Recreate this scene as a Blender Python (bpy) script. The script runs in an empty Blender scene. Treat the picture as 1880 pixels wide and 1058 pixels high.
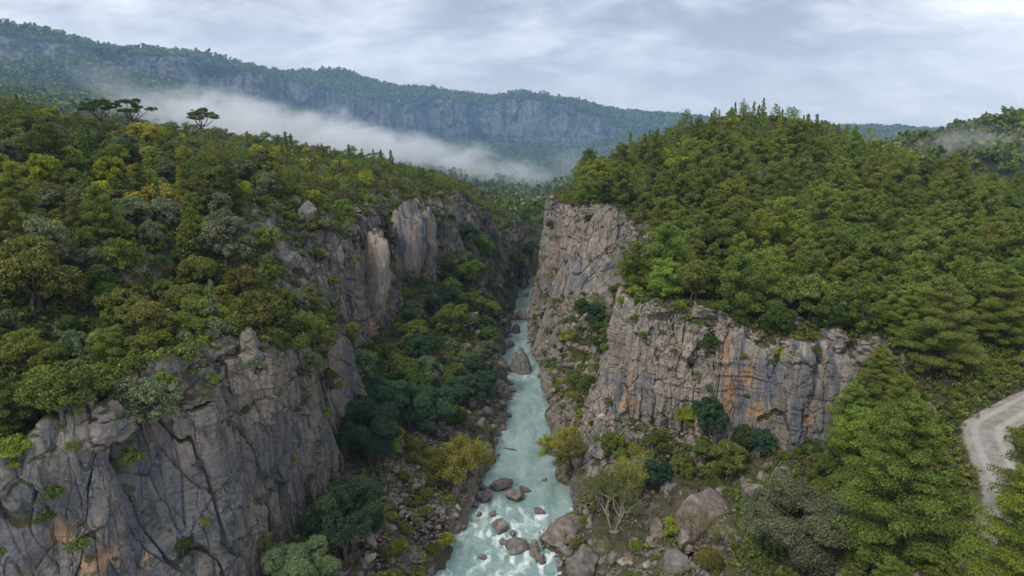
import bpy, math, random
import numpy as np
from mathutils import Vector
from mathutils.bvhtree import BVHTree

random.seed(7)
RNG = np.random.default_rng(11)
scene = bpy.context.scene
COL = scene.collection
R = math.radians

# ------------------------------------------------------------------ camera geometry
CAMZ = 60.0
PITCH = R(12.6)
FPX = 1253.0
CT, ST = math.cos(PITCH), math.sin(PITCH)

def ray(px, py):
    a = (px - 940) / FPX
    b = (529 - py) / FPX
    return a, CT + b * ST, -ST + b * CT

def P(px, py, Y=None, Z=None):
    """world point seen at photo position (px, py), at a distance Y ahead or at a height Z"""
    a, y, z = ray(px, py)
    t = Y / y if Y is not None else (Z - CAMZ) / z
    return (a * t, y * t, CAMZ + z * t)

def proj(p):
    p = np.asarray(p, dtype=float)
    dz = p[..., 2] - CAMZ
    d = p[..., 1] * CT - dz * ST
    u = p[..., 1] * ST + dz * CT
    return 940 + FPX * p[..., 0] / d, 529 - FPX * u / d, d

# ------------------------------------------------------------------ noise
def _hash(ix, iy, iz, seed):
    h = (ix.astype(np.uint32) * np.uint32(374761393) + iy.astype(np.uint32) * np.uint32(668265263)
         + iz.astype(np.uint32) * np.uint32(2147483647 - 1234567) + np.uint32((seed * 974711 + 12345) & 0xffffffff))
    h = (h ^ (h >> np.uint32(13))) * np.uint32(1274126177)
    h = (h ^ (h >> np.uint32(16))) * np.uint32(2246822519)
    h = h ^ (h >> np.uint32(15))
    return (h & np.uint32(0xffffff)).astype(np.float32) / np.float32(0xffffff) * 2 - 1

def vnoise(x, y, z, seed=0):
    x = np.asarray(x, dtype=np.float64); y = np.asarray(y, dtype=np.float64) + np.zeros_like(x); z = np.asarray(z, dtype=np.float64) + np.zeros_like(x)
    fx, fy, fz = np.floor(x), np.floor(y), np.floor(z)
    ix, iy, iz = fx.astype(np.int64), fy.astype(np.int64), fz.astype(np.int64)
    tx, ty, tz = (x - fx), (y - fy), (z - fz)
    ux, uy, uz = (t * t * t * (t * (t * 6 - 15) + 10) for t in (tx, ty, tz))
    r = 0
    for dx in (0, 1):
        wx = ux if dx else 1 - ux
        for dy in (0, 1):
            wy = uy if dy else 1 - uy
            for dz in (0, 1):
                wz = uz if dz else 1 - uz
                r = r + wx * wy * wz * _hash(ix + dx, iy + dy, iz + dz, seed)
    return r

def fbm(x, y, z, octv=4, seed=0, gain=0.5):
    a, s, r = 1.0, 1.0, 0
    for o in range(octv):
        r = r + a * vnoise(x * s + 17.3 * o, y * s - 9.1 * o, z * s + 4.7 * o, seed + o)
        a *= gain; s *= 2.03
    return r

def smooth(e0, e1, x):
    t = np.clip((x - e0) / (e1 - e0), 0, 1)
    return t * t * (3 - 2 * t)

# ------------------------------------------------------------------ mesh helpers
def new_mesh(name, verts, faces_flat, nper, smooth_shade=True):
    me = bpy.data.meshes.new(name)
    verts = np.ascontiguousarray(verts, dtype=np.float32)
    faces_flat = np.ascontiguousarray(faces_flat, dtype=np.int32).ravel()
    nf = len(faces_flat) // nper
    me.vertices.add(len(verts)); me.vertices.foreach_set('co', verts.ravel())
    me.loops.add(len(faces_flat)); me.loops.foreach_set('vertex_index', faces_flat)
    me.polygons.add(nf)
    me.polygons.foreach_set('loop_start', np.arange(0, nf * nper, nper, dtype=np.int32))
    me.polygons.foreach_set('loop_total', np.full(nf, nper, dtype=np.int32))
    me.polygons.foreach_set('use_smooth', np.full(nf, smooth_shade, dtype=bool))
    me.update(calc_edges=True)
    return me

def add_attr(me, name, vals):
    at = me.attributes.new(name, 'FLOAT', 'POINT')
    at.data.foreach_set('value', np.ascontiguousarray(vals, dtype=np.float32))

def link(name, me, mat=None, parent=None):
    o = bpy.data.objects.new(name, me)
    COL.objects.link(o)
    if mat and not me.materials: me.materials.append(mat)
    if parent: o.parent = parent
    return o

def tag(o, label=None, cat=None, group=None, kind=None):
    if label: o['label'] = label
    if cat: o['category'] = cat
    if group: o['group'] = group
    if kind: o['kind'] = kind
    return o

def empty(name, loc, rz=0.0, s=1.0):
    o = bpy.data.objects.new(name, None)
    o.empty_display_size = 0.3
    o.location = loc; o.rotation_euler = (0, 0, rz); o.scale = (s, s, s)
    COL.objects.link(o)
    return o

# ------------------------------------------------------------------ height field from 3-D guide lines
def densify(pts, step):
    pts = np.array(pts, dtype=float); out = []
    for a, b in zip(pts[:-1], pts[1:]):
        n = max(1, int(np.hypot(*(b - a)[:2]) / step * 1.5) + 1)
        for k in range(n): out.append(a + (b - a) * k / n)
    out.append(pts[-1])
    return np.array(out)

def spline(pts, n=8):
    pts = np.array(pts, dtype=float)
    q = np.vstack([2 * pts[0] - pts[1], pts, 2 * pts[-1] - pts[-2]]); out = []
    for i in range(1, len(q) - 2):
        for k in range(n):
            t = k / n
            out.append(0.5 * ((2 * q[i]) + (-q[i-1] + q[i+1]) * t + (2*q[i-1] - 5*q[i] + 4*q[i+1] - q[i+2]) * t*t
                              + (-q[i-1] + 3*q[i] - 3*q[i+1] + q[i+2]) * t**3))
    out.append(pts[-1])
    return np.array(out)

class Field:
    def __init__(s, x0, x1, y0, y1, step, lines, guess=30.0, extra=None):
        s.x0, s.y0, s.step = x0, y0, step
        s.nx = int(round((x1 - x0) / step)) + 1; s.ny = int(round((y1 - y0) / step)) + 1
        sm = np.zeros((s.ny, s.nx)); ct = np.zeros((s.ny, s.nx))
        for ln in lines:
            d = densify(ln, step * 0.5)
            ix = np.round((d[:, 0] - x0) / step).astype(int); iy = np.round((d[:, 1] - y0) / step).astype(int)
            ok = (ix >= 0) & (ix < s.nx) & (iy >= 0) & (iy < s.ny)
            np.add.at(sm, (iy[ok], ix[ok]), d[ok, 2]); np.add.at(ct, (iy[ok], ix[ok]), 1)
        fixed = ct > 0
        val = np.where(fixed, sm / np.maximum(ct, 1), 0)
        s.h = s.solve(val, fixed, guess)
    def solve(s, val, fixed, guess):
        levels = [(val, fixed)]
        while min(levels[-1][0].shape) > 12:
            v, f = levels[-1]
            ny, nx = (v.shape[0] + 1) // 2, (v.shape[1] + 1) // 2
            vv = np.zeros((ny * 2, nx * 2)); ff = np.zeros((ny * 2, nx * 2))
            vv[:v.shape[0], :v.shape[1]] = v * f; ff[:v.shape[0], :v.shape[1]] = f
            c = ff.reshape(ny, 2, nx, 2).sum((1, 3)); w = vv.reshape(ny, 2, nx, 2).sum((1, 3))
            levels.append((np.where(c > 0, w / np.maximum(c, 1), 0), c > 0))
        h = None
        for v, f in reversed(levels):
            if h is None: h = np.full(v.shape, guess)
            else: h = np.repeat(np.repeat(h, 2, 0), 2, 1)[:v.shape[0], :v.shape[1]]
            h = np.where(f, v, h)
            for it in range(60):
                p = np.pad(h, 1, mode='edge')
                n = (p[:-2, 1:-1] + p[2:, 1:-1] + p[1:-1, :-2] + p[1:-1, 2:]) / 4
                h = np.where(f, v, n)
        return h
    def at(s, x, y):
        fx = np.clip((np.asarray(x, float) - s.x0) / s.step, 0, s.nx - 1.001); fy = np.clip((np.asarray(y, float) - s.y0) / s.step, 0, s.ny - 1.001)
        ix, iy = fx.astype(int), fy.astype(int); tx, ty = fx - ix, fy - iy
        h = s.h
        return (h[iy, ix] * (1-tx) + h[iy, ix+1] * tx) * (1-ty) + (h[iy+1, ix] * (1-tx) + h[iy+1, ix+1] * tx) * ty
    def slope(s, x, y, e=1.5):
        gx = (s.at(x + e, y) - s.at(x - e, y)) / (2 * e); gy = (s.at(x, y + e) - s.at(x, y - e)) / (2 * e)
        return np.hypot(gx, gy)
    def tris(s):
        X, Y = np.meshgrid(s.x0 + np.arange(s.nx) * s.step, s.y0 + np.arange(s.ny) * s.step)
        V = np.stack([X.ravel(), Y.ravel(), s.h.ravel()], 1)
        i = (np.arange(s.ny - 1)[:, None] * s.nx + np.arange(s.nx - 1)[None]).ravel()
        F = np.concatenate([np.stack([i, i + 1, i + s.nx + 1], 1), np.stack([i, i + s.nx + 1, i + s.nx], 1)])
        return V, F

def refine(V, F, target, rounds=7):
    for _ in range(rounds):
        E = np.sort(np.concatenate([F[:, [0, 1]], F[:, [1, 2]], F[:, [2, 0]]]), 1)
        key = E[:, 0].astype(np.int64) * len(V) + E[:, 1]
        u, first, inv = np.unique(key, return_index=True, return_inverse=True)
        UE = E[first]
        L = np.linalg.norm(V[UE[:, 0]] - V[UE[:, 1]], axis=1)
        mid = (V[UE[:, 0]] + V[UE[:, 1]]) / 2
        mark = L > target(mid)
        if not mark.any(): break
        idx = np.full(len(UE), -1, dtype=np.int64); idx[mark] = len(V) + np.arange(mark.sum())
        V = np.vstack([V, mid[mark]])
        n = len(F); m = np.stack([idx[inv[:n]], idx[inv[n:2*n]], idx[inv[2*n:]]], 1)
        k = (m >= 0).sum(1); out = [F[k == 0]]
        f, q = F[k == 3], m[k == 3]
        out += [np.stack([f[:,0], q[:,0], q[:,2]], 1), np.stack([q[:,0], f[:,1], q[:,1]], 1), np.stack([q[:,2], q[:,1], f[:,2]], 1), q]
        for kk in (1, 2):
            f, q = F[k == kk], m[k == kk]
            if not len(f): continue
            # rotate so that the marked edge is 0 (one mark) / the unmarked edge is 2 (two marks)
            r = np.argmax(q >= 0, 1) if kk == 1 else (np.argmin(q, 1) + 1) % 3
            ar = np.arange(len(f))[:, None]; o = (r[:, None] + np.arange(3)[None]) % 3
            f, q = f[ar, o], q[ar, o]
            if kk == 1: out += [np.stack([f[:,0], q[:,0], f[:,2]], 1), np.stack([q[:,0], f[:,1], f[:,2]], 1)]
            else: out += [np.stack([q[:,0], f[:,1], q[:,1]], 1), np.stack([f[:,0], q[:,0], q[:,1]], 1), np.stack([f[:,0], q[:,1], f[:,2]], 1)]
        F = np.concatenate(out)
    return V, F

def vnormals(V, F):
    n = np.cross(V[F[:, 1]] - V[F[:, 0]], V[F[:, 2]] - V[F[:, 0]])
    N = np.zeros_like(V)
    for k in range(3):
        for c in range(3): N[:, c] += np.bincount(F[:, k], n[:, c], len(V))
    return N / np.maximum(np.linalg.norm(N, axis=1, keepdims=True), 1e-9)

# ------------------------------------------------------------------ guide lines (near gorge)
riv_l = [P(799,1150,Z=0), P(799,1058,Z=0), P(804,1025,Z=0), P(824,998,Z=0), P(855,972,Z=0), P(858,945,Z=0), P(879,915,Z=0), P(880,898,Z=0),
         P(893,872,Z=0), P(912,844,Z=0), P(912,814,Z=0), P(927,783,Z=0), P(934,749,Z=0), P(937,705,Z=0), P(926,668,Z=0), P(922,645,Z=0), P(936,622,Z=0),
         P(943,592,Z=0), P(950,566,Z=0), P(958,542,Z=0), P(964,517,Z=0), (11,292,0), (20,312,0), (32,335,0), (44,390,0)]
riv_r = [P(1040,1150,Z=0), P(1022,1058,Z=0), P(1008,1035,Z=0), P(985,1000,Z=0), P(988,975,Z=0), P(1042,950,Z=0), P(1047,916,Z=0), P(1046,868,Z=0), P(1026,844,Z=0),
         P(1014,800,Z=0), P(1008,760,Z=0), P(1002,735,Z=0), P(993,700,Z=0), P(990,672,Z=0), P(978,648,Z=0), P(968,622,Z=0), P(970,592,Z=0),
         P(977,566,Z=0), P(973,542,Z=0), P(976,517,Z=0), (17,288,0), (26,308,0), (38,330,0), (52,390,0)]
RL = spline(riv_l, 6); RR = spline(riv_r, 6)
def resample(c, n):
    s = np.concatenate([[0], np.cumsum(np.linalg.norm(np.diff(c, axis=0), axis=1))])
    t = np.linspace(0, s[-1], n)
    return np.stack([np.interp(t, s, c[:, k]) for k in range(3)], 1)
RLs, RRs = resample(RL, 700), resample(RR, 700)
riv_mid = (RLs + RRs) / 2
riv_bed = riv_mid.copy(); riv_bed[:, 2] = -2.2
def shift(c, dx, z): c = c.copy(); c[:, 0] += dx; c[:, 2] = z; return c

lbase = [(-75,48,8),(-60,49,8),(-47,50,9),(-40,51,9),(-34,57,9),(-29.5,65,9),(-28,73,10),(-25.5,85,12),(-24.5,100,14),(-25.5,108,15),(-28.5,117,15),(-30,126,15),(-29,141,15.5),
         (-27.5,150,17),(-27,160,21),(-26,175,24),(-24.5,188,24),(-20.5,198,22.5),(-13,215,19),(-6,240,15),(0.5,260,11),(5,280,9),(9,293,9),(17,314,9),(28,338,9),(38,390,9)]
ltop = [(-78,53,30),(-62,54.5,30),(-52,55,30),(-47,56,30.5),(-44,62,30),(-41,59,33),(-38,58.5,33.5),(-35.5,64,35),(-32.5,69,36.5),(-30.5,75,37),(-28.7,82,35),(-27.6,90,32),(-27.2,100,29),(-29,108.5,28),(-33,116,31),(-35.5,125,36),(-35,138,39),
        (-31.5,148,40.5),(-30.5,160,41.5),(-29,178,42.5),(-27.5,192,41.5),(-22.5,205,41.5),(-16,222,42),(-9.5,243,37),(-3,262,29),(1,282,24),(5,297,20),(13,318,18),(23,342,17),(32,390,16)]
rbase = [(58,390,10),(44,328,10),(31,304,9),(21,284,9),(14.5,262,11),(11,225,19),(9.5,200,22),(11,187,22),(14,176,18),(18,168,16),(24,160,17),(26,148,17),(24.5,134,16),(20,125,15),(16.5,119,14.5),(17.5,107,14),
         (22,104,14),(27,102.3,14),(34,99,13),(41,95.5,12),(45,94.2,13.5),(49,93.6,17),(53,93.2,22),(57,92.8,27.5)]
rtop = [(64,390,18),(50,328,20),(37,304,23),(26,284,27),(17.5,258,36),(13.5,225,40),(11.8,200,41),(13,190.5,41.5),(20,185,42),(27,177,40.5),(31,168,38),(33.5,152,35.5),(32,137,34.5),(27,126.5,33.5),(20,120,32.5),(19.7,110,32),(23,107,33.8),
        (27,105,33.6),(34,101.5,33.2),(41,98.3,31.2),(45,96.6,31),(49,96,31),(53,95.4,31),(57,95,31.2)]
def rough_line(ln, a, seed, y0, y1, az=0.0):
    c = spline(ln, 5); w = smooth(y0, y0 + 8, c[:, 1]) * smooth(y1, y1 - 8, c[:, 1])
    c[:, 0] += a * w * fbm(c[:, 1] / 11.0, c[:, 0] * 0, 0.0, 2, seed); c[:, 2] += az * w * fbm(c[:, 1] / 9.0, c[:, 0] * 0, 3.0, 2, seed + 1)
    return c
lbase = rough_line(lbase, 3.0, 501, 114, 285, 1.5); ltop = rough_line(ltop, 4.2, 502, 114, 285, 3.0)
def terrace(top, back, drop, up, bvec):
    a = top.copy(); a[:, :2] += np.array(bvec) * back; a[:, 2] += up; m = top.copy(); m[:, 2] -= drop; return a, m
ltop[:, 0] -= 1.2 * smooth(112, 122, ltop[:, 1]) * smooth(285, 270, ltop[:, 1])
road_c = [(38,40,22.5),(46,56,23.6),(51,63.5,24.4),(54,70.5,25),(57.2,76.5,25.4),(61,79.2,26),(69.5,83,27.6),(81,86,29.2),(100,90,31),(130,96,34)]
road = spline(road_c, 8)
def offs(c, w, dz=0):
    t = np.gradient(c[:, :2], axis=0); t /= np.linalg.norm(t, axis=1, keepdims=True)
    o = c.copy(); o[:, 0] += -t[:, 1] * w; o[:, 1] += t[:, 0] * w; o[:, 2] += dz
    return o
def pillars(ln, a):
    c = spline(ln, 6) if len(ln) < 60 else np.array(ln); s = c[:, 0] / 1.4 + c[:, 1] / 1.4
    v = (0.5 - np.abs(vnoise(s / 5.2, s * 0, s * 0 + 5.0, 611))) * 2.0 + 0.7 * (0.5 - np.abs(vnoise(s / 2.1, s * 0, s * 0 + 2.0, 612)))
    w = smooth(112, 104, c[:, 1]); c[:, 0] += 0.75 * a * w * (v - 0.6); c[:, 1] -= 0.65 * a * w * (v - 0.6) * smooth(100, 80, c[:, 1]); return c
lbase = pillars(lbase, 1.0); ltop = pillars(ltop, 1.9)
rtop = rough_line(rtop, 1.6, 512, 98, 380, 2.0)
wl = (smooth(95, 60, ltop[:, 1]) * 1.0 + smooth(105, 125, ltop[:, 1]) * 0.8) * (0.6 + 0.6 * fbm(ltop[:, 1] / 7.0, ltop[:, 0] / 7.0, 0.0, 2, 515))
lback = ltop.copy(); lback[:, 0] -= 3.4 * wl; lback[:, 1] += 2.2 * wl * smooth(75, 55, ltop[:, 1]); lback[:, 2] += 0.6
lmid = ltop.copy(); lmid[:, 2] -= 5.5 * np.maximum(wl, 0.05)
nb_ = smooth(125, 112, rtop[:, 1]) * (0.6 + 0.5 * fbm(rtop[:, 0] / 6.0, rtop[:, 1] / 6.0, 0.0, 2, 516))
rback = rtop.copy(); rback[:, 1] += 2.6 * nb_; rback[:, 0] += 1.0 * nb_
rmid = rtop.copy(); rmid[:, 2] -= 3.6 * np.maximum(nb_, 0.05)
lines = [
    shift(RLs, -0.2, -0.25), shift(RRs, 0.2, -0.25), riv_bed, shift(riv_bed, -2.5, -1.9), shift(riv_bed, 2.5, -1.9),
    lbase, lback, lmid, rbase, rback, rmid,
    # left hillside
    [P(-120,650,Y=68), P(0,640,Y=73), P(100,630,Y=78), P(220,585,Y=85), P(330,540,Y=93), P(450,500,Y=105), P(520,480,Y=115)],
    [P(-150,450,Y=84), P(0,450,Y=90), P(100,450,Y=93), P(300,430,Y=102), P(450,385,Y=125), P(560,365,Y=145), P(650,345,Y=175), P(760,345,Y=205)],
    [P(-150,300,Y=115), P(0,300,Y=125), P(200,300,Y=140), P(400,295,Y=165), P(560,305,Y=190), P(680,318,Y=220), P(800,340,Y=245)],
    [P(-150,190,Y=150), P(0,200,Y=170), P(200,232,Y=190), P(330,248,Y=205), P(470,262,Y=220), P(640,292,Y=240), P(800,330,Y=270), P(900,368,Y=292)],
    [(-260,230,50), (-150,270,42), (-80,320,30), (-30,350,20), (-5,375,16)],
    [(-260,370,46), (-120,380,24), (-30,390,14)],
    # left bank talus
    [(-20,70,6.5), (-18,85,7), (-16,100,7.5), (-15,115,8.5), (-15,130,9), (-15,150,11), (-13,170,13), (-11,190,13.5), (-6,215,11), (-1,240,8)],
    [(-12.5,80,2.2), (-9.5,95,2.8), (-7.5,110,3.5), (-6,125,4), (-4.5,140,4.5), (-4,160,5), (-4,175,5.5), (-2.5,195,6)],
    # right bank
    [(15,80,1.5), (17,88,2.5), (17,95,4.5), (14,105,6), (13.5,118,7), (13.5,135,8), (14,152,9), (12,170,10), (9,186,12), (7.5,205,12), (8.5,225,9)],
    [(9.5,92,1.2), (11,100,2), (10.5,112,3), (10,125,4.5), (9.5,140,5.5), (8.5,155,6)],
    # right foreground
    [(20,55,3), (20,75,3.5), (24,88,6), (30,92,8.5), (38,90,10.5)],
    [(28,50,12), (30,62,13), (33,75,13.5), (38,84,14), (46,88,16)],
    [(34,42,18), (37,55,19), (41,68,20.5), (47,78,22)],
    offs(road, 3.2, -0.25), road, offs(road, -3.2, -0.1),
    # right hill
    [P(1180,525,Y=125), P(1300,535,Y=118), P(1450,545,Y=115), P(1600,562,Y=110), P(1750,590,Y=102), P(1880,610,Y=98), P(2050,610,Y=98)],
    [P(1190,410,Y=165), P(1350,425,Y=155), P(1550,440,Y=150), P(1750,450,Y=145), P(1950,450,Y=140)],
    [P(1130,340,Y=192), P(1250,310,Y=200), P(1400,305,Y=195), P(1600,350,Y=190), P(1800,400,Y=185), P(1980,420,Y=180)],
    [P(1085,345,Y=212), P(1160,276,Y=225), P(1250,240,Y=230), P(1330,217,Y=235), P(1450,222,Y=235), P(1550,258,Y=235), P(1650,306,Y=233), P(1760,352,Y=228), P(1980,395,Y=222)],
    [P(1045,362,Y=300), P(1080,340,Y=310), (60,320,38), (120,320,38), (230,300,30)],
    [(40,385,24), (120,385,26), (240,380,26)],
    [(75,60,29), (90,75,32), (110,82,34), (140,90,38)],
    [(-75,35,8), (-20,40,2), (20,40,2)],
]
near = Field(-270, 250, 36, 390, 1.0, lines)
# gentle relief and rock steps of the hillsides
gx, gy = np.meshgrid(near.x0 + np.arange(near.nx) * near.step, near.y0 + np.arange(near.ny) * near.step)
hs = near.h
land = smooth(2.0, 14.0, hs)
sl = near.slope(gx, gy)
rd = np.min(np.hypot(gx.ravel()[:, None] - road[None, ::3, 0], gy.ravel()[:, None] - road[None, ::3, 1]), axis=1).reshape(gx.shape)
offroad = smooth(3.5, 8.0, rd)
near.h = hs + land * offroad * (fbm(gx / 22, gy / 22, 0.0, 3, 5) * 1.6 + fbm(gx / 6, gy / 6, 0.0, 3, 6) * 0.45)
st = smooth(0.1, 0.5, fbm(gx / 30, gy / 30, 3.0, 2, 8)) * smooth(26, 34, hs) * offroad
q = near.h / 3.0; fr = q - np.floor(q)
near.h = near.h + st * 1.6 * (smooth(0.35, 0.65, fr) - fr)
bank = smooth(0.2, 2.5, hs) * (1 - smooth(14, 22, hs))
near.h = near.h + bank * offroad * (np.abs(fbm(gx / 5, gy / 5, 1.0, 3, 15)) * 1.5 - 0.4)

def target(mid):
    d = np.hypot(mid[:, 0], np.hypot(mid[:, 1], mid[:, 2] - CAMZ))
    s = near.slope(mid[:, 0], mid[:, 1], 0.8)
    fine = np.clip(d * 0.0022, 0.16, 0.6)
    lowz = (mid[:, 2] < 16) & (mid[:, 2] > -0.6)
    t = np.where(s > 1.2, fine, np.where(lowz, np.clip(d * 0.005, 0.4, 1.2), 1.5))
    px, py, dd = proj(mid)
    out = (px < -150) | (px > 2030) | (py > 1200) | (mid[:, 1] > 340)
    return np.where(out, np.maximum(t, 2.5), t)

V, F = near.tris()
c = V[F].mean(1); px, py, dd = proj(c)
keep = (px > -420) & (px < 2300) & (py < 1700)
F = F[keep]
V, F = refine(V, F, target)
used, invv = np.unique(F, return_inverse=True); V = V[used]; F = invv.reshape(-1, 3)
N = vnormals(V, F)
# smooth steepness
steep = smooth(0.35, 0.85, np.sqrt(np.maximum(0, 1 - N[:, 2] ** 2)))

def blocks(x, y, z, sx, sz, seed):
    """angular joint blocks: every cell is pushed in or out as one plane, with a gap between cells"""
    qx, qy, qz = x / sx, y / sx, z / sz
    fx, fy, fz = np.floor(qx), np.floor(qy), np.floor(qz)
    b1 = np.full(x.shape, 9.0); b2 = np.full(x.shape, 9.0); out = np.zeros(x.shape)
    for dx in (-1, 0, 1):
        for dy in (-1, 0, 1):
            for dz in (-1, 0, 1):
                ix, iy, iz = (fx + dx).astype(np.int64), (fy + dy).astype(np.int64), (fz + dz).astype(np.int64)
                h = [_hash(ix, iy, iz, seed + j) for j in range(6)]
                ax, ay, az = qx - fx - dx - .5 - h[0] * .45, qy - fy - dy - .5 - h[1] * .45, qz - fz - dz - .5 - h[2] * .45
                d = np.sqrt(ax * ax + ay * ay + az * az); v = h[3] + (ax + ay) * h[4] * 0.9 + az * h[5] * 0.9
                n = d < b1; b2 = np.where(n, b1, np.minimum(b2, d)); out = np.where(n, v, out); b1 = np.where(n, d, b1)
    return out, b2 - b1

def rock_disp(V, k=1.0, seed=0, amp=1.0):
    """outward relief of a rock wall: buttresses, vertical cracks, bedding ledges, grain"""
    x, y, z = V[:, 0] / k, V[:, 1] / k, V[:, 2] / k
    wx = fbm(x / 9, y / 9, z / 18, 2, 40 + seed) * 1.7
    big = fbm((x + wx) / 7.5, (y + wx) / 7.5, z / 30, 3, 21 + seed) * 1.9
    cr = 1 - np.abs(vnoise((x + wx) / 3.4, (y - wx) / 3.4, z / 40, 31 + seed)) * 2
    crack = -smooth(0.88, 0.985, cr) * 0.85
    cr2 = 1 - np.abs(vnoise((x - wx) / 1.5, (y + wx) / 1.5, z / 26, 33 + seed)) * 2
    crack2 = -smooth(0.88, 0.99, cr2) * 0.32
    zz = z + fbm(x / 12, y / 12, 0.0, 2, 44) * 2.0 + x * 0.04
    lay = vnoise(zz / 1.1, x / 25, y / 25, 51 + seed)
    bed = (smooth(-0.25, 0.25, lay) - 0.5) * 0.36
    lay2 = vnoise(zz / 0.38, x / 9, y / 9, 52 + seed)
    bedm = smooth(-0.2, 0.4, fbm(x / 15, y / 15, z / 9, 2, 61 + seed))
    joint = -smooth(0.90, 0.99, 1 - np.abs(vnoise(zz / 4.5, x / 20, y / 20, 53 + seed)) * 2) * 0.4
    slab = fbm(x / 3.8, y / 3.8, z / 15, 2, 71 + seed)
    slab = np.floor(slab * 3.5) / 3.5 * 0.6
    fine = fbm(x / 0.9, y / 0.9, z / 0.9, 3, 81 + seed) * 0.11
    bedm = bedm * (0.35 + 0.65 * smooth(15, 34, z * k))
    w1 = fbm(x / 5, y / 5, z / 10, 2, 90) * 0.4
    mass = smooth(-0.15, 0.35, fbm(x / 16, y / 16, z / 16, 2, 95))
    if k == 1.0: mass = np.maximum(mass, np.maximum(smooth(160, 168, y) * smooth(5, 8, x), 0.8 * smooth(84, 70, y) * smooth(33, 27, z) * (x < 0)))
    mass = 1 - 0.68 * mass
    B1, g1 = blocks(x + w1, y + w1, zz + w1, 3.6, 7.5, 120 + seed)
    B2, g2 = blocks(x + w1 * .6, y - w1 * .6, zz + w1 * .5, 1.5, 1.7, 140 + seed)
    blk = B1 * 0.85 * mass - smooth(0.05, 0.0, g1) * 0.45 * mass + mass * (B2 * 0.32 - smooth(0.08, 0.0, g2) * 0.2) * (0.35 + 0.65 * bedm)
    return (big * amp + crack + crack2 + bed * (0.2 + bedm) + lay2 * 0.2 * bedm + joint * (0.3 + bedm) + slab * 0.5 + fine + blk) * k

def apply_rock(V, N, steep, k=1.0):
    H = N.copy(); H[:, 2] *= 0.25
    H /= np.maximum(np.linalg.norm(H, axis=1, keepdims=True), 1e-6)
    D = H * steep[:, None] + np.array([0, 0, 1.0])[None] * (1 - steep[:, None]) * 0.25
    r = np.zeros(len(V)); m = (steep > 0.02) | (V[:, 2] < 18)
    r[m] = rock_disp(V[m], k); r[~m] = fbm(V[~m, 0] / 3, V[~m, 1] / 3, 0.0, 3, 99) * 0.8
    return V + D * r[:, None]

shore = smooth(-0.3, 2.0, V[:, 2])
rdv = np.min(np.hypot(V[:, 0][:, None] - road[None, ::3, 0], V[:, 1][:, None] - road[None, ::3, 1]), axis=1)
offr = smooth(3.0, 5.0, rdv)
low = (1 - smooth(10, 20, V[:, 2])) * (1 - steep) * smooth(-0.6, 0.6, V[:, 2])
V2 = apply_rock(V, N, steep)
V2 = V + (V2 - V) * (0.15 + 0.85 * shore)[:, None] * offr[:, None]
# broken rock on the banks
V2[:, 2] += low * offr * (np.maximum(0, fbm(V[:, 0] / 2.2, V[:, 1] / 2.2, 0.0, 3, 91)) * 0.9 + np.maximum(0, fbm(V[:, 0] / .8, V[:, 1] / .8, 0.0, 2, 92)) * 0.4)
offroad_v = 1 - offr
N2 = vnormals(V2, F)

def split_terrain():
    c = V2[F].mean(1)
    fs = steep[F].mean(1) > 0.55
    mid_x = np.interp(c[:, 1], riv_mid[::4, 1], riv_mid[::4, 0])
    left = c[:, 0] < mid_x
    high = c[:, 2] > 4
    parts = {'cliff_left': fs & left & high, 'cliff_right': fs & ~left & high,
             'hillside_left': ~(fs & high) & left & (c[:, 2] > 14), 'hillside_right': ~(fs & high) & ~left & (c[:, 2] > 14)}
    used = np.zeros(len(F), bool)
    for m in parts.values(): used |= m
    parts['river_bank'] = ~used
    return parts
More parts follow.
